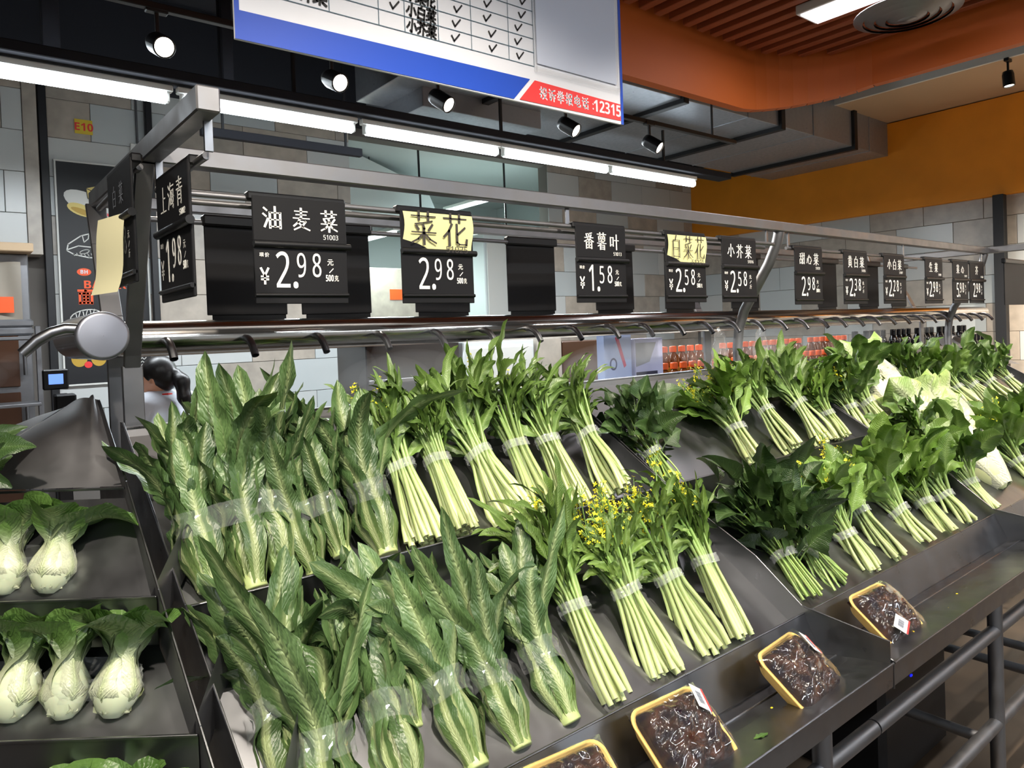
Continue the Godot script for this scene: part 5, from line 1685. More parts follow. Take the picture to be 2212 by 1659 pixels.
func vegetables() -> void:
	var lettuce := [make_lettuce(101, 2, 0.95), make_lettuce(102, 1, 1.1), make_lettuce(103, 2), make_lettuce(104, 1, 1.2), make_lettuce(105, 1, 0.9)]
	var choy := [make_bunch(201, choy_options(7)), make_bunch(202, choy_options(0, {"spread": 1.9})), make_bunch(203, choy_options(5)), make_bunch(204, choy_options(22, {"leaves": 4, "leaf_len": 0.075, "leaf_w": 0.011, "open": 1.3, "spread": 2.9, "c_leaf": Color(0.13, 0.23, 0.045), "c_leaf2": Color(0.20, 0.32, 0.07)})), make_bunch(205, choy_options(1, {"stems": 19, "leaf_len": 0.17, "leaf_w": 0.024}))]
	var sweet_o := choy_options(0, {"length": 0.36, "tape": 0.12, "rx": 0.032, "rz": 0.026, "stems": 22, "flare": 1.9, "spread": 4.2, "stem_r": 0.0038, "leaves": 4, "leaf_from": 4, "open": 1.6, "leaf_len": 0.135, "leaf_w": 0.048, "leaf_kind": "heart", "droop": 1.5, "wave": 0.10, "c_foot": Color(0.24, 0.36, 0.09), "c_stem": Color(0.14, 0.24, 0.05), "c_petiole": Color(0.14, 0.24, 0.06), "c_leaf": Color(0.028, 0.062, 0.018), "c_leaf2": Color(0.055, 0.105, 0.032), "c_rib": Color(0.10, 0.17, 0.06), "tape_h": 0.022})
	var sweet := [make_bunch(301, sweet_o), make_bunch(302, sweet_o)]
	var must_o := {"length": 0.34, "tape": 0.125, "stems": 17, "flare": 1.8, "spread": 2.7, "leaf_kind": "oval", "leaf_len": 0.165, "leaf_w": 0.037, "open": 1.0, "leaves": 3, "leaf_from": 6, "c_leaf": Color(0.105, 0.21, 0.032), "c_leaf2": Color(0.19, 0.32, 0.06), "wave": 0.24, "droop": 1.6}
	var green := [make_bunch(401, choy_options(5, must_o)), make_bunch(402, choy_options(0, must_o)), make_bunch(403, choy_options(14, must_o))]
	var dark_o := must_o.duplicate()
	dark_o.merge({"c_leaf": Color(0.06, 0.13, 0.026), "c_leaf2": Color(0.11, 0.20, 0.04), "leaf_w": 0.036, "leaf_len": 0.17}, true)
	var dark := [make_bunch(501, choy_options(2, dark_o)), make_bunch(502, choy_options(4, dark_o))]
	var napa := [make_cabbage(601), make_cabbage(602)]
	# upper tray
	var gl := "long leaf lettuce bundles"
	var gc := "tied bunches of long stemmed greens"
	var U := [
		[lettuce[0], "lettuce_bundle", "two taped lettuce heads with cut feet at the tray's near corner", "lettuce", gl, Vector3(0.448, 1.030, -1.455), 60, 1, 172, 1.06],
		[lettuce[1], "lettuce_bundle", "second long lettuce bundle in the upper tray, one pale head", "lettuce", gl, Vector3(0.548, 1.038, -1.455), 58, 0, 90, 1.05],
		[lettuce[2], "lettuce_bundle", "third lettuce bundle in the upper tray, two slim heads", "lettuce", gl, Vector3(0.650, 1.035, -1.45), 60, 4, 0, 0.92],
		[lettuce[3], "lettuce_bundle", "dark lettuce bundle beside the first long stemmed bunch, upper tray", "lettuce", gl, Vector3(0.785, 1.035, -1.45), 54, -2, 200, 1.05],
		[choy[0], "choy_sum_bunch", "long stemmed bunch next to the lettuce in the upper tray", "greens", gc, Vector3(0.897, 1.035, -1.45), 52, -1, 10, 0.98],
		[choy[1], "choy_sum_bunch", "second long stemmed bunch in the upper tray", "greens", gc, Vector3(1.005, 1.035, -1.45), 54, 0, 60, 0.98],
		[choy[2], "choy_sum_bunch", "third long stemmed bunch in the upper tray", "greens", gc, Vector3(1.150, 1.038, -1.45), 51, 2, 150, 0.98],
		[choy[4], "choy_sum_bunch", "fourth long stemmed bunch in the upper tray", "greens", gc, Vector3(1.262, 1.036, -1.45), 55, -1, 240, 1.0],
		[choy[0], "choy_sum_bunch", "fifth long stemmed bunch in the upper tray, beside the tray divider", "greens", gc, Vector3(1.385, 1.036, -1.45), 55, 0, 200, 0.98],
		[choy[1], "choy_sum_bunch", "last long stemmed bunch in the upper tray's first section", "greens", gc, Vector3(1.545, 1.040, -1.45), 51, -4, 280, 0.98],
		[sweet[0], "sweet_potato_leaf_bunch", "dark pointed leaf bunch by the upper tray divider", "greens", "dark leaf bunches", Vector3(1.80, 1.030, -1.46), 48, -3, 0, 0.95],
		[green[2], "flowering_bunch", "bright green bunch with yellow flowers, first past the bare tray", "greens", gc, Vector3(2.262, 1.036, -1.45), 50, -5, 30, 1.05],
		[choy[2], "flowering_bunch", "second green bunch past the bare upper tray", "greens", gc, Vector3(2.505, 1.040, -1.45), 51, -3, 80, 0.88],
		[choy[4], "flowering_bunch", "third green bunch past the bare upper tray", "greens", gc, Vector3(2.75, 1.040, -1.45), 52, -3, 140, 0.9],
		[green[0], "flowering_bunch", "small green bunch squeezed by the second section's end", "greens", gc, Vector3(2.89, 1.040, -1.45), 54, 0, 200, 0.9],
		[dark[1], "mustard_bunch", "dark flowering greens at the start of the third section, upper tray", "greens", "leafy bunches far along the trays", Vector3(3.10, 1.04, -1.46), 58, 0, 20, 0.95],
		[dark[0], "mustard_bunch", "dark greens next to the upper cabbage", "greens", "leafy bunches far along the trays", Vector3(3.27, 1.04, -1.46), 58, 2, 120, 1.0],
		[napa[0], "napa_cabbage", "pale cabbage in the upper tray, nearer of the pair", "cabbage", "pale cabbages", Vector3(3.45, 1.085, -1.50), 44, -8, 0, 1.1],
		[napa[1], "napa_cabbage", "pale cabbage in the upper tray, farther of the pair", "cabbage", "pale cabbages", Vector3(3.66, 1.085, -1.52), 46, 2, 60, 1.1],
		[dark[0], "mustard_bunch", "tall dark round-leaved bunch behind the upper cabbages", "greens", "leafy bunches far along the trays", Vector3(3.90, 1.05, -1.50), 60, 0, 220, 1.05],
		[green[1], "mustard_bunch", "green leafy bunch past the tall dark one, upper tray", "greens", "leafy bunches far along the trays", Vector3(4.12, 1.04, -1.46), 50, 0, 20, 0.95],
		[green[0], "mustard_bunch", "second leafy bunch past the tall dark one, upper tray", "greens", "leafy bunches far along the trays", Vector3(4.34, 1.04, -1.46), 48, 0, 80, 0.95],
		[dark[1], "mustard_bunch", "third leafy bunch past the tall dark one, upper tray", "greens", "leafy bunches far along the trays", Vector3(4.58, 1.04, -1.46), 46, 0, 140, 0.95],
		[dark[0], "mustard_bunch", "fourth leafy bunch past the tall dark one, upper tray", "greens", "leafy bunches far along the trays", Vector3(4.85, 1.04, -1.46), 46, 0, 290, 0.95],
		[dark[1], "mustard_bunch", "farthest leafy bunch in the upper tray", "greens", "leafy bunches far along the trays", Vector3(5.15, 1.04, -1.46), 46, 0, 10, 0.95],
	]
	# lower tray
	var Lw := [
		[lettuce[3], "lettuce_bundle", "lettuce bundle with wide spread leaves in the lower tray's near corner", "lettuce", gl, Vector3(0.450, 0.752, -1.01), 44, -10, 30, 1.06],
		[lettuce[1], "lettuce_bundle", "lettuce bundle leaning in the lower tray against its near side plate", "lettuce", gl, Vector3(0.405, 0.800, -1.11), 43, -8, 140, 0.92],
		[lettuce[4], "lettuce_bundle", "lettuce bundle tucked behind the second and third in the lower tray", "lettuce", gl, Vector3(0.650, 0.815, -1.13), 42, -4, 200, 0.88],
		[lettuce[4], "lettuce_bundle", "second lettuce bundle in the lower tray, broad leaf hanging down its front", "lettuce", gl, Vector3(0.585, 0.760, -1.03), 45, -6, 100, 1.02],
		[lettuce[1], "lettuce_bundle", "third lettuce bundle in the lower tray with a broad pale foot", "lettuce", gl, Vector3(0.715, 0.765, -1.03), 43, -3, 0, 1.0],
		[lettuce[3], "lettuce_bundle", "fourth lettuce bundle in the lower tray", "lettuce", gl, Vector3(0.815, 0.762, -1.03), 46, -2, 250, 0.93],
		[lettuce[4], "lettuce_bundle", "last lettuce bundle in the lower tray, beside the flowering stems", "lettuce", gl, Vector3(0.940, 0.764, -1.03), 52, 1, 320, 0.95],
		[choy[4], "choy_sum_bunch", "long stemmed bunch next to the lettuce in the lower tray", "greens", gc, Vector3(1.075, 0.752, -1.03), 50, -3, 30, 0.98],
		[choy[3], "flowering_bunch", "bunch with the most yellow flowers, lower tray", "greens", gc, Vector3(1.232, 0.752, -1.03), 54, -2, 0, 0.95],
		[choy[3], "flowering_bunch", "second flowering bunch in the lower tray", "greens", gc, Vector3(1.380, 0.752, -1.03), 54, -2, 140, 0.92],
		[choy[2], "choy_sum_bunch", "last long stemmed bunch before the lower tray divider", "greens", gc, Vector3(1.515, 0.752, -1.03), 58, -2, 50, 0.95],
		[sweet[1], "sweet_potato_leaf_bunch", "dark pointed leaf bunch past the lower tray divider", "greens", "dark leaf bunches", Vector3(1.86, 0.758, -1.03), 46, -6, 40, 1.1],
		[sweet[0], "sweet_potato_leaf_bunch", "second dark pointed leaf bunch in the lower tray", "greens", "dark leaf bunches", Vector3(1.99, 0.758, -1.03), 47, 0, 170, 1.05],
		[green[2], "flowering_bunch", "bunch with yellow flowers beside the dark leaves, lower tray", "greens", gc, Vector3(2.19, 0.752, -1.03), 53, -3, 0, 0.98],
		[choy[3], "flowering_bunch", "flowering bunch with a stray stem over the tray edge", "greens", gc, Vector3(2.36, 0.752, -1.03), 54, 2, 80, 0.85],
		[green[1], "mustard_bunch", "round-leaved green bunch in the lower tray", "greens", gc, Vector3(2.585, 0.752, -1.03), 50, -4, 130, 1.02],
		[green[0], "mustard_bunch", "second round-leaved green bunch in the lower tray", "greens", gc, Vector3(2.78, 0.752, -1.03), 53, 0, 220, 0.98],
		[green[1], "mustard_bunch", "last round-leaved green bunch before the far divider, lower tray", "greens", gc, Vector3(2.94, 0.752, -1.03), 55, 0, 300, 0.95],
		[dark[1], "mustard_bunch", "dark flowering greens past the far divider, lower tray", "greens", "leafy bunches far along the trays", Vector3(3.20, 0.752, -1.03), 55, 0, 60, 1.0],
		[napa[0], "napa_cabbage", "large pale cabbage at the front of the lower tray", "cabbage", "pale cabbages", Vector3(3.46, 0.80, -1.06), 42, -6, 30, 1.25],
		[napa[1], "napa_cabbage", "bright pale cabbage at the back of the lower tray, nearer one", "cabbage", "pale cabbages", Vector3(3.44, 0.925, -1.23), 48, -6, 200, 1.1],
		[napa[0], "napa_cabbage", "bright pale cabbage at the back of the lower tray, farther one", "cabbage", "pale cabbages", Vector3(3.68, 0.925, -1.23), 50, 0, 120, 1.1],
		[dark[0], "mustard_bunch", "dark leafy bunch lying between the lower cabbages", "greens", "leafy bunches far along the trays", Vector3(3.22, 0.90, -1.22), 55, 0, 10, 0.8],
		[green[0], "mustard_bunch", "green leafy bunch past the lower cabbages", "greens", "leafy bunches far along the trays", Vector3(3.78, 0.752, -1.03), 55, 0, 80, 1.05],
		[green[2], "mustard_bunch", "second leafy bunch past the lower cabbages", "greens", "leafy bunches far along the trays", Vector3(4.05, 0.752, -1.03), 55, 0, 150, 1.05],
		[dark[1], "mustard_bunch", "third leafy bunch past the lower cabbages", "greens", "leafy bunches far along the trays", Vector3(4.35, 0.752, -1.03), 55, 0, 250, 1.1],
		[green[1], "mustard_bunch", "farthest leafy bunch in the lower tray", "greens", "leafy bunches far along the trays", Vector3(4.7, 0.752, -1.03), 55, 0, 0, 1.1],
	]
	for a in U + Lw:
		lay(a[0], a[1], a[2], a[3], a[4], a[5], a[6], a[7], a[8], a[9])
	# bok choy on the corner stand: pairs of heads taped together
	var heads := [bok_head(701), bok_head(702)]
	var e := Vector3(-cos(deg_to_rad(38.9)), 0, -sin(deg_to_rad(38.9)))
	var pairs := [
		[Vector3(0.121, 1.070, -1.608), -1.0, "bok choy pair in the corner stand's upper tray", 0.080],
		[Vector3(0.178, 0.916, -1.357), 1.0, "bok choy pair with plastic band in the corner stand's lower tray", 0.078],
		[Vector3(0.047, 0.914, -1.465), -1.0, "bok choy pair at the picture's left edge, lower corner tray", 0.078],
		[Vector3(0.110, 0.768, -1.14), 1.0, "bok choy pair in the lowest corner tray, leaf tips just showing", 0.078],
	]
	for k in pairs.size():
		var t := thing("bok_choy_bundle", pairs[k][2], "bok choy", pairs[k][0], "bok choy pairs on the corner stand")
		for q in 2:
			var h: Node3D = heads[(q + k) % 2].duplicate()
			h.name = "head"
			t.add_child(h, true)
			var a := deg_to_rad(68.0 - 4.0 * q)
			var back := Vector3(sin(deg_to_rad(38.9)), 0, -cos(deg_to_rad(38.9)))
			var y := (Vector3.UP * sin(a) + back * cos(a) + e * (0.14 if q else -0.05)).normalized()
			var z := (-back).cross(y).cross(y) * -1.0
			z = z.normalized()
			h.transform = Transform3D((Basis(y.cross(z), y, z) * Basis(Vector3.UP, 1.1 * q + k)).scaled(Vector3.ONE * (1.22 if q == 0 else 1.16)), e * (pairs[k][3] * (q - 0.5)) + Vector3(0, 0.004, 0))
		var rr := RandomNumberGenerator.new()
		rr.seed = 40 + k
		var holder := blank()
		holder.name = "band"
		t.add_child(holder)
		holder.transform = Transform3D(Basis(-e, Vector3.UP, (-e).cross(Vector3.UP)), Vector3(0, 0.055, 0) + Vector3(sin(deg_to_rad(38.9)), 0, -cos(deg_to_rad(38.9))) * 0.02)
		tape_band(holder, Vector3.ZERO, 0.078, 0.043, 0.035, rr)
	# leafy stuff on the next stand behind the corner cover
	lay(sweet[1], "amaranth_bunch", "dark leafy bunch behind the corner cover at the picture edge", "greens", "bunches behind the corner cover", Vector3(-0.115, 1.10, -1.72), 75, -20, 0, 0.95)
	lay(dark[0], "amaranth_bunch", "green leaves lying against the corner cover's foot", "greens", "bunches behind the corner cover", Vector3(-0.13, 1.06, -1.66), 50, -50, 90, 0.6)
	for p in lettuce + choy + sweet + green + dark + napa + heads:
		p.free()
	# fallen bits
	var rr2 := RandomNumberGenerator.new()
	rr2.seed = 77
	var lp := bend(Vector3.ZERO, Vector3(1, 0, 0.3).normalized(), 0.035, 6, Vector3.UP, 0.0, 0.4)
	var o := part("leaf_scrap", leaf(rr2, lp, Vector3(0, 0, 1), 0.008, "lance", {"fold": 0.2, "c0": Color(0.08, 0.16, 0.03), "c1": Color(0.06, 0.13, 0.03), "c2": Color(0.1, 0.2, 0.05)}), M.leaf, self, Transform3D(Basis.IDENTITY, Vector3(1.21, 0.718, -0.80)))
	tag(o, "small green leaf scrap lying in the front trough", "leaf scrap")
	for k in 4:
		var pos: Vector3 = [Vector3(1.33, 0.722, -0.835), Vector3(1.93, 0.718, -0.80), Vector3(2.16, 0.716, -0.80), Vector3(2.30, 0.712, -0.83)][k]
		o = part("petal_scrap", boxm(Vector3(0.006, 0.002, 0.004), 0.0008), mat("petal_yellow", Color(0.85, 0.75, 0.1), 0.6), self, Transform3D(Basis(Vector3.UP, k * 0.9), pos))
		tag(o, ["yellow petal near the middle fungus tray", "yellow petal beyond the far fungus tray", "second yellow petal beyond the far fungus tray", "farthest yellow petal in the trough"][k], "petal", "petals fallen in the trough")

# ---------------------------------------------------------------- foam trays of black fungus
func fungus_trays() -> void:
	var list := [
		[Vector3(0.800, 0.728, -0.862), -6.0, "packed tray of dark fungus cut by the picture's lower edge", 0.3, 0.2],
		[Vector3(1.075, 0.728, -0.862), -4.0, "foam tray of dark wood-ear fungus nearest the camera", 0.062, -0.040],
		[Vector3(1.465, 0.726, -0.850), 5.0, "foam tray of dark wood-ear fungus before the trough divider", 0.066, -0.030],
		[Vector3(1.915, 0.728, -0.862), -2.0, "foam tray of dark wood-ear fungus past the trough divider", -0.052, 0.045],
	]
	for k in list.size():
		var t := thing("fungus_tray", list[k][2], "packed tray", list[k][0], "packed fungus trays in the trough")
		t.transform = Transform3D(Basis(Vector3.UP, deg_to_rad(list[k][1])) * Basis(Vector3.RIGHT, deg_to_rad(38.0)), list[k][0] + Vector3(0, 0.008, -0.008))
		var W := 0.185
		var D := 0.155
		var b := sb()
		var ring := func(w: float, d: float, y: float) -> Array:
			var p := []
			var rc := 0.028
			for q in 4:
				for i in 7:
					var a := PI / 2 * q + PI / 2 * i / 6.0
					var c := Vector2(w / 2 - rc, d / 2 - rc) * Vector2(1 if q == 0 or q == 3 else -1, 1 if q < 2 else -1)
					p.append(Vector3(c.x + cos(a) * rc, y, c.y + sin(a) * rc))
			p.append(p[0])
			return p
		sheet(b, [ring.call(W - 0.07, D - 0.07, -0.008), ring.call(W - 0.03, D - 0.03, -0.008), ring.call(W - 0.006, D - 0.006, 0.016), ring.call(W, D, 0.018), ring.call(W, D, 0.022), ring.call(W - 0.012, D - 0.012, 0.022), ring.call(W - 0.024, D - 0.024, 0.0), ring.call(0.02, 0.02, 0.0)])
		part("foam_tray", done(b), M.foam_tray, t)
		# fungus: a lumpy folded mass
		var nz := FastNoiseLite.new()
		nz.seed = 300 + k
		nz.frequency = 22.0
		nz.fractal_octaves = 3
		var n2 := FastNoiseLite.new()
		n2.seed = 350 + k
		n2.frequency = 45.0
		n2.noise_type = FastNoiseLite.TYPE_CELLULAR
		b = sb()
		var N := 44
		for i in N:
			for j in N:
				var u := i / (N - 1.0) * 2.0 - 1.0
				var v := j / (N - 1.0) * 2.0 - 1.0
				var e := (1.0 - pow(absf(u), 6.0)) * (1.0 - pow(absf(v), 6.0))
				var x := u * (W / 2 - 0.008)
				var z := v * (D / 2 - 0.008)
				var q := n2.get_noise_2d(x + 0.01 * nz.get_noise_2d(x, z), z)
				var y := 0.008 + 0.030 * pow(maxf(e, 0.0), 0.45) + (0.014 * nz.get_noise_2d(x, z) + 0.011 * absf(nz.get_noise_2d(x * 2.0 + 5.0, z * 2.0)) - 0.010 * q) * e
				var tone := clampf(0.5 + 0.9 * nz.get_noise_2d(x + 3.0, z), 0.0, 1.0)
				vtx(b, Vector3(x, y, z), Vector2(u, v), mix(Color(0.010, 0.007, 0.008), Color(0.060, 0.026, 0.016), pow(tone, 2.0)))
		for i in N - 1:
			for j in N - 1:
				var p := i * N + j
				b.i.append_array(PackedInt32Array([p, p + N, p + 1, p + 1, p + N, p + N + 1]))
		part("fungus", done(b), M.fungus, t)
		# film over the mass
		b = sb()
		var rows := []
		for i in 20:
			var r := []
			for j in 20:
				var u := i / 19.0 * 2.0 - 1.0
				var v := j / 19.0 * 2.0 - 1.0
				var e := (1.0 - pow(absf(u), 4.0)) * (1.0 - pow(absf(v), 4.0))
				r.append(Vector3(u * (W / 2 + 0.001), 0.0225 + 0.034 * pow(e, 0.6) + 0.012 * nz.get_noise_2d(u * 0.09 + 1.0, v * 0.09) * e, v * (D / 2 + 0.001)))
			rows.append(r)
		sheet(b, rows)
		part("film", done(b), M.film_clear, t)
		if k > 0:
			var lx: float = list[k][3]
			var lz: float = list[k][4]
			var tilt := Basis(Vector3.UP, deg_to_rad([0, 64, 70, 24][k])) * Basis(Vector3.RIGHT, -0.08)
			if k < 3:
				tilt = Basis(Vector3.BACK, -0.5) * tilt
			var y := 0.062 if k == 3 else 0.048
			part("label", boxm(Vector3(0.052, 0.001, 0.036)), M.label_white, t, Transform3D(tilt, Vector3(lx, y, lz)))
			b = sb()
			box(b, tilt * Vector3(0, 0.001, 0.016) + Vector3(lx, y, lz), Vector3(0.052, 0.001, 0.004), 0.0, tilt)
			part("label_stripe", done(b), M.print_red, t)
			b = sb()
			for q in 9:
				box(b, tilt * Vector3(-0.014 + 0.0032 * q, 0.001, -0.002) + Vector3(lx, y, lz), Vector3(0.0012 + 0.0008 * (q % 3), 0.0006, 0.014), 0.0, tilt)
			part("barcode", done(b), M.print_grey, t)

# ---------------------------------------------------------------- shelf of bottles and boxes behind the island
func behind_island() -> void:
	var t := thing("bottle_shelf", "stepped shelf behind the island carrying oil and sauce bottles", "shelf", Vector3(5.4, 0, -2.7))
	part("lower_step", boxm(Vector3(5.4, 1.075, 0.16), 0.004), M.white_paint, t, Transform3D(Basis.IDENTITY, Vector3(0, 0.5375, 0.10)))
	part("upper_step", boxm(Vector3(5.4, 1.16, 0.16), 0.004), M.white_paint, t, Transform3D(Basis.IDENTITY, Vector3(0, 0.58, -0.07)))
	part("price_strip", boxm(Vector3(5.4, 0.03, 0.006), 0.002), M.strip_pink, t, Transform3D(Basis.IDENTITY, Vector3(0, 1.15, 0.015)))
	var oil := blank()
	var b := sb()
	lathe(b, [Vector2(0.001, 0.0), Vector2(0.036, 0.002), Vector2(0.038, 0.01), Vector2(0.038, 0.15), Vector2(0.030, 0.185), Vector2(0.014, 0.205), Vector2(0.013, 0.22)], 14)
	part("bottle_body", done(b), M.oil, oil)
	b = sb()
	lathe(b, [Vector2(0.021, 0.208), Vector2(0.022, 0.212), Vector2(0.022, 0.238), Vector2(0.019, 0.243), Vector2(0.001, 0.244)], 14)
	part("cap", done(b), M.cap_orange, oil)
	b = sb()
	lathe(b, [Vector2(0.0385, 0.04), Vector2(0.0385, 0.12)], 14)
	part("label_band", done(b), M.bread_crust, oil)
	var soy := blank()
	b = sb()
	lathe(b, [Vector2(0.001, 0.0), Vector2(0.040, 0.002), Vector2(0.042, 0.01), Vector2(0.042, 0.16), Vector2(0.030, 0.20), Vector2(0.017, 0.22), Vector2(0.016, 0.235)], 14)
	part("bottle_body", done(b), M.soy, soy)
	b = sb()
	lathe(b, [Vector2(0.024, 0.215), Vector2(0.025, 0.22), Vector2(0.025, 0.262), Vector2(0.021, 0.268), Vector2(0.001, 0.269)], 14)
	part("cap", done(b), M.soy, soy)
	b = sb()
	lathe(b, [Vector2(0.0425, 0.05), Vector2(0.0425, 0.13)], 14)
	part("label_band", done(b), M.cap_red, soy)
	for row in 2:
		var y: float = [1.075, 1.16][row]
		var z: float = [-2.60, -2.77][row]
		for k in 30:
			var x := 3.10 + 0.084 * k + 0.04 * row
			if row == 1 and (k == 22 or k == 9):
				continue
			var o: Node3D = oil.duplicate()
			o.name = numbered("oil_bottle")
			add_child(o)
			o.position = Vector3(x, y, z)
			tag(o, "orange capped oil bottle, number %d from the promotion boxes in the %s row" % [k + 1, ["front", "back"][row]], "bottle", "oil bottles in the %s row" % ["front", "back"][row])
		for k in 24:
			var x := 5.72 + 0.098 * k + 0.04 * row
			if row == 1 and k % 5 == 1:
				continue
			var o: Node3D = soy.duplicate()
			o.name = numbered("sauce_bottle")
			add_child(o)
			o.position = Vector3(x, y, z)
			tag(o, "dark sauce bottle, number %d past the orange caps in the %s row" % [k + 1, ["front", "back"][row]], "bottle", "sauce bottles in the %s row" % ["front", "back"][row])
	oil.free()
	soy.free()
	# promotion boxes on the ledge behind the trays
	t = thing("rear_ledge", "pale ledge behind the tray backs carrying promotion boxes", "ledge", Vector3(2.4, 0, -2.25))
	part("top", boxm(Vector3(1.6, 0.03, 0.34), 0.004), M.white_paint, t, Transform3D(Basis.IDENTITY, Vector3(0, 1.265, 0)))
	part("front", boxm(Vector3(1.6, 1.25, 0.3), 0.004), M.steel_dull, t, Transform3D(Basis.IDENTITY, Vector3(0, 0.625, 0)))
	t = thing("promotion_box", "pale blue promotion panel with magenta ribbon and blue ring", "box", Vector3(2.44, 1.28, -2.28))
	part("panel", boxm(Vector3(0.18, 0.24, 0.05), 0.003), M.pale_blue, t, Transform3D(Basis.IDENTITY, Vector3(0, 0.12, 0)))
	b = sb()
	flat(b, PackedVector2Array([Vector2(-0.02, 0.20), Vector2(0.0, 0.205), Vector2(0.05, 0.07), Vector2(0.035, 0.06)]), 0.0258)
	part("ribbon_print", done(b), M.magenta, t)
	b = sb()
	polyline(b, loop(oval(-0.035, 0.08, 0.02, 0.024)), 0.0258, 0.008)
	part("ring_print", done(b), M.print_blue, t)
	t = thing("promotion_box", "lilac carton with grey wedge print beside the ribbon panel", "box", Vector3(2.635, 1.28, -2.28))
	part("panel", boxm(Vector3(0.20, 0.19, 0.08), 0.003), mat("lilac", Color(0.66, 0.68, 0.82), 0.5), t, Transform3D(Basis.IDENTITY, Vector3(0, 0.095, 0)))
	b = sb()
	flat(b, PackedVector2Array([Vector2(-0.095, 0.17), Vector2(0.05, 0.17), Vector2(0.0, 0.08), Vector2(-0.095, 0.06)]), 0.041)
	part("wedge_print", done(b), M.print_grey, t)
	b = sb()
	flat(b, PackedVector2Array([Vector2(-0.095, 0.035), Vector2(0.055, 0.035), Vector2(0.055, 0.01), Vector2(-0.095, 0.01)]), 0.041)
	part("stripe_print", done(b), M.navy, t)

# ---------------------------------------------------------------- the worker behind the island
func cap_dist(p: Vector3, a: Vector3, b: Vector3, ra: float, rb: float) -> float:
	var ab := b - a
	var t := clampf((p - a).dot(ab) / maxf(ab.length_squared(), 1e-9), 0.0, 1.0)
	return p.distance_to(a + ab * t) - lerpf(ra, rb, t)

func field(p: Vector3, bones: Array, k: float) -> float:
	var d := 1e9
	for o in bones:
		var e := cap_dist(Vector3(p.x, p.y, p.z * o[4]), o[0], o[1], o[2], o[3])
		if d > 1e8:
			d = e
		else:
			var h := clampf(0.5 + 0.5 * (e - d) / k, 0.0, 1.0)
			d = lerpf(e, d, h) - k * h * (1.0 - h)
	return d

func nets(b: Dictionary, bones: Array, lo: Vector3, hi: Vector3, cell: float, k: float) -> void:
	var n := Vector3i(((hi - lo) / cell).ceil()) + Vector3i.ONE
	var val := PackedFloat32Array()
	val.resize(n.x * n.y * n.z)
	for z in n.z:
		for y in n.y:
			for x in n.x:
				val[x + n.x * (y + n.y * z)] = field(lo + Vector3(x, y, z) * cell, bones, k)
	var at := {}
	for z in n.z - 1:
		for y in n.y - 1:
			for x in n.x - 1:
				var i := x + n.x * (y + n.y * z)
				var ins := 0
				var c := []
				for q in 8:
					var v := val[i + (q & 1) + n.x * (((q >> 1) & 1) + n.y * (q >> 2))]
					c.append(v)
					ins += 1 if v < 0.0 else 0
				if ins == 0 or ins == 8:
					continue
				var sum := Vector3()
				var cnt := 0
				for e in [[0, 1], [2, 3], [4, 5], [6, 7], [0, 2], [1, 3], [4, 6], [5, 7], [0, 4], [1, 5], [2, 6], [3, 7]]:
					var va: float = c[e[0]]
					var vb: float = c[e[1]]
					if (va < 0.0) != (vb < 0.0):
						var t := va / (va - vb)
						var pa := Vector3(e[0] & 1, (e[0] >> 1) & 1, e[0] >> 2)
						var pb := Vector3(e[1] & 1, (e[1] >> 1) & 1, e[1] >> 2)
						sum += pa.lerp(pb, t)
						cnt += 1
				at[i] = vtx(b, lo + (Vector3(x, y, z) + sum / cnt) * cell)
	var step := [1, n.x, n.x * n.y]
	for i in at:
		var x: int = i % n.x
		var y: int = (i / n.x) % n.y
		var z: int = i / (n.x * n.y)
		var pos := [x, y, z]
		for a in 3:
			var a1: int = (a + 1) % 3
			var a2: int = (a + 2) % 3
			if pos[a1] == 0 or pos[a2] == 0:
				continue
			var v0 := val[i]
			var v1 := val[i + step[a]]
			if (v0 < 0.0) == (v1 < 0.0):
				continue
			var i1: int = i - step[a1]
			var i2: int = i - step[a2]
			var i3: int = i - step[a1] - step[a2]
			if at.has(i1) and at.has(i2) and at.has(i3):
				if v0 < 0.0:
					b.i.append_array(PackedInt32Array([at[i], at[i2], at[i3], at[i], at[i3], at[i1]]))
				else:
					b.i.append_array(PackedInt32Array([at[i], at[i3], at[i2], at[i], at[i1], at[i3]]))

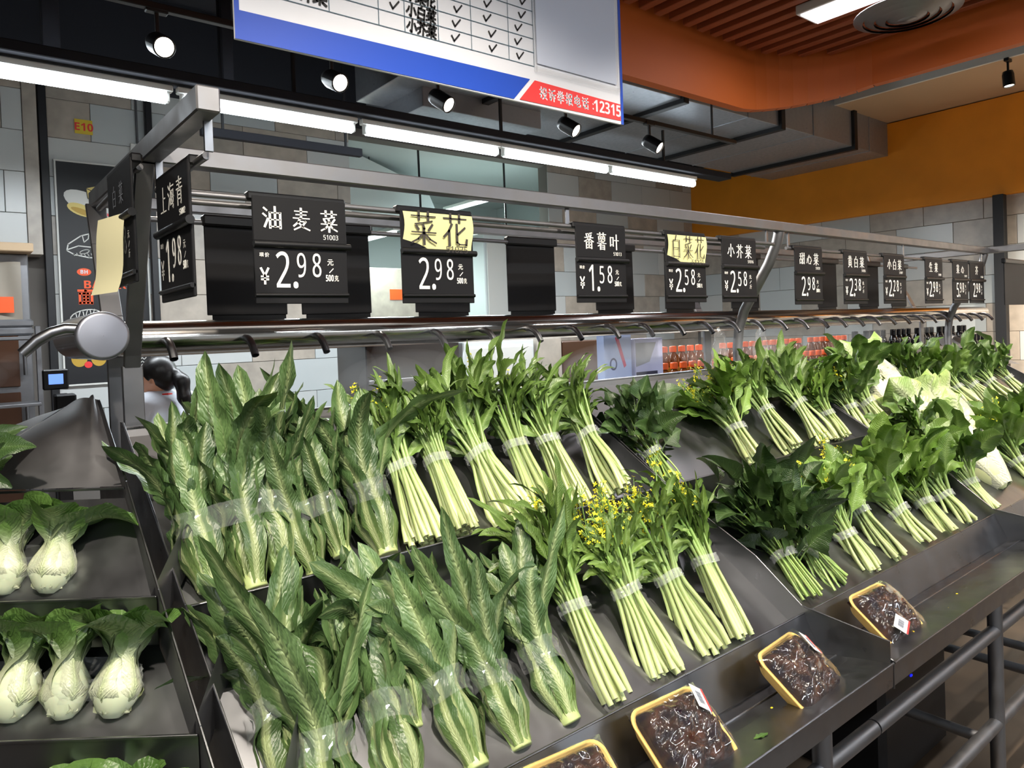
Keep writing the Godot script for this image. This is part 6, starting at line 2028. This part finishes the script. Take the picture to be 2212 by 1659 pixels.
# stands with her back half turned, looking down to the left
func worker() -> void:
	var t := thing("person", "person with dark ponytail in a white coat with red collar, seen from behind", "person", Vector3(0.965, 0, -4.2))
	t.rotation = Vector3(0, -1.30, 0)      # faces -x of her own axes
	var S := 0.975
	var body := [
		[Vector3(0.02, 0.86, 0), Vector3(0.01, 1.08, 0), 0.125, 0.125, 0.80],
		[Vector3(0.01, 1.08, 0), Vector3(-0.02, 1.20, 0), 0.125, 0.115, 0.80],
		[Vector3(-0.01, 1.235, -0.125), Vector3(-0.01, 1.235, 0.125), 0.062, 0.062, 1.0],
		[Vector3(-0.01, 1.235, -0.15), Vector3(0.0, 0.99, -0.215), 0.055, 0.045, 1.0],
		[Vector3(0.0, 0.99, -0.215), Vector3(-0.20, 0.94, -0.16), 0.045, 0.034, 1.0],
		[Vector3(-0.01, 1.235, 0.15), Vector3(0.0, 0.99, 0.215), 0.055, 0.045, 1.0],
		[Vector3(0.0, 0.99, 0.215), Vector3(-0.20, 0.94, 0.16), 0.045, 0.034, 1.0],
	]
	var b := sb()
	nets(b, body, Vector3(-0.32, 0.68, -0.32), Vector3(0.22, 1.36, 0.32), 0.0135, 0.05)
	part("coat", done(b), M.coat, t)
	var legs := [
		[Vector3(0.02, 0.86, -0.07), Vector3(0.02, 0.48, -0.085), 0.085, 0.060, 1.0], [Vector3(0.02, 0.48, -0.085), Vector3(0.03, 0.08, -0.09), 0.060, 0.042, 1.0],
		[Vector3(0.02, 0.86, 0.07), Vector3(0.02, 0.48, 0.085), 0.085, 0.060, 1.0], [Vector3(0.02, 0.48, 0.085), Vector3(0.03, 0.08, 0.09), 0.060, 0.042, 1.0],
		[Vector3(0.03, 0.04, -0.09), Vector3(-0.12, 0.03, -0.10), 0.04, 0.03, 1.0], [Vector3(0.03, 0.04, 0.09), Vector3(-0.12, 0.03, 0.10), 0.04, 0.03, 1.0],
	]
	b = sb()
	nets(b, legs, Vector3(-0.17, -0.01, -0.2), Vector3(0.14, 0.98, 0.2), 0.016, 0.03)
	part("trousers", done(b), M.trousers, t)
	# head and neck, tipped forward and turned to her left
	var turned := Transform3D(Basis(Vector3.UP, 0.62), Vector3.ZERO)
	var head := [
		[Vector3(0.0, 1.22, 0), Vector3(-0.03, 1.32, 0), 0.048, 0.045, 1.0],
		[Vector3(-0.035, 1.395, 0), Vector3(-0.03, 1.40, 0), 0.082, 0.080, 1.12],
		[Vector3(-0.075, 1.335, 0), Vector3(-0.055, 1.36, 0), 0.040, 0.055, 1.1],
		[Vector3(-0.118, 1.385, 0), Vector3(-0.130, 1.360, 0), 0.010, 0.014, 1.0],
		[Vector3(-0.105, 1.315, 0), Vector3(-0.095, 1.318, 0), 0.016, 0.02, 1.0],
		[Vector3(-0.015, 1.380, 0.070), Vector3(-0.018, 1.358, 0.068), 0.010, 0.007, 1.0],
		[Vector3(-0.015, 1.380, -0.070), Vector3(-0.018, 1.358, -0.068), 0.010, 0.007, 1.0],
	]
	b = sb()
	nets(b, head, Vector3(-0.17, 1.20, -0.12), Vector3(0.09, 1.50, 0.12), 0.0065, 0.018)
	part("head", done(b), M.skin, t, turned)
	var hands := []
	for s in [-1.0, 1.0]:
		var wz: float = 0.15 * s
		hands.append([Vector3(-0.20, 0.94, wz), Vector3(-0.26, 0.925, wz * 0.95), 0.028, 0.026, 1.0])
		for q in 4:
			hands.append([Vector3(-0.27, 0.925, wz * 0.95 + (q - 1.5) * 0.016), Vector3(-0.335 + 0.008 * absf(q - 1.5), 0.900, wz * 0.9 + (q - 1.5) * 0.018), 0.0095, 0.0075, 1.0])
		hands.append([Vector3(-0.23, 0.93, wz * 0.85), Vector3(-0.275, 0.91, wz * 0.60), 0.010, 0.008, 1.0])
	b = sb()
	nets(b, hands, Vector3(-0.36, 0.87, -0.21), Vector3(-0.17, 0.98, 0.21), 0.007, 0.012)
	part("hands", done(b), M.skin, t)
	var hair := [
		[Vector3(-0.015, 1.415, 0), Vector3(-0.01, 1.42, 0), 0.090, 0.088, 1.06],
		[Vector3(0.035, 1.37, 0), Vector3(0.03, 1.36, 0), 0.055, 0.05, 1.0],
		[Vector3(0.085, 1.40, 0.01), Vector3(0.12, 1.36, 0.02), 0.030, 0.038, 1.0],
		[Vector3(0.12, 1.36, 0.02), Vector3(0.135, 1.27, 0.03), 0.038, 0.034, 1.0],
		[Vector3(0.135, 1.27, 0.03), Vector3(0.15, 1.19, 0.04), 0.034, 0.008, 1.0],
	]
	b = sb()
	nets(b, hair, Vector3(-0.13, 1.16, -0.12), Vector3(0.2, 1.53, 0.12), 0.008, 0.02)
	part("hair", done(b), M.hair, t, turned)
	b = sb()
	var pts := PackedVector3Array()
	var rad := PackedFloat32Array()
	for k in 21:
		var a := TAU * k / 20.0
		pts.append(Vector3(-0.012 + 0.062 * cos(a), 1.272 + 0.016 * cos(a), 0.066 * sin(a)))
		rad.append(0.011)
	tube(b, pts, rad, 8)
	part("collar", done(b), M.collar_red, t)
	t.scale = Vector3.ONE * S

# ---------------------------------------------------------------- mist from the nozzles
func mist() -> void:
	var fm := FogMaterial.new()
	fm.density = 0.55
	fm.albedo = Color(0.95, 0.97, 1.0)
	var r := RandomNumberGenerator.new()
	r.seed = 9
	var where := []
	for k in 34:
		var x := r.randf_range(0.85, 3.3) if k < 26 else r.randf_range(3.3, 5.2)
		var s := r.randf_range(0.10, 0.26)
		where.append([Vector3(x, 1.425 + r.randf_range(-0.05, 0.04), -1.83 + r.randf_range(-0.06, 0.05)), Vector3(s * r.randf_range(1.0, 1.8), s * 0.7, s * 0.7)])
	for k in 7:
		var s := k / 6.0
		where.append([Vector3(0.135 - 0.13 * s, 1.498 - 0.085 * s, -1.79 - 0.03 * s), Vector3(0.05 + 0.05 * s, 0.035 + 0.05 * s, 0.035 + 0.05 * s)])
	for k in where.size():
		var f := FogVolume.new()
		f.name = numbered("mist")
		f.shape = RenderingServer.FOG_VOLUME_SHAPE_ELLIPSOID
		f.size = where[k][1]
		f.material = fm
		add_child(f)
		f.position = where[k][0]
		tag(f, "thin cold mist drifting below the nozzles of the steel pipe", "mist", "mist below the pipe", "stuff")
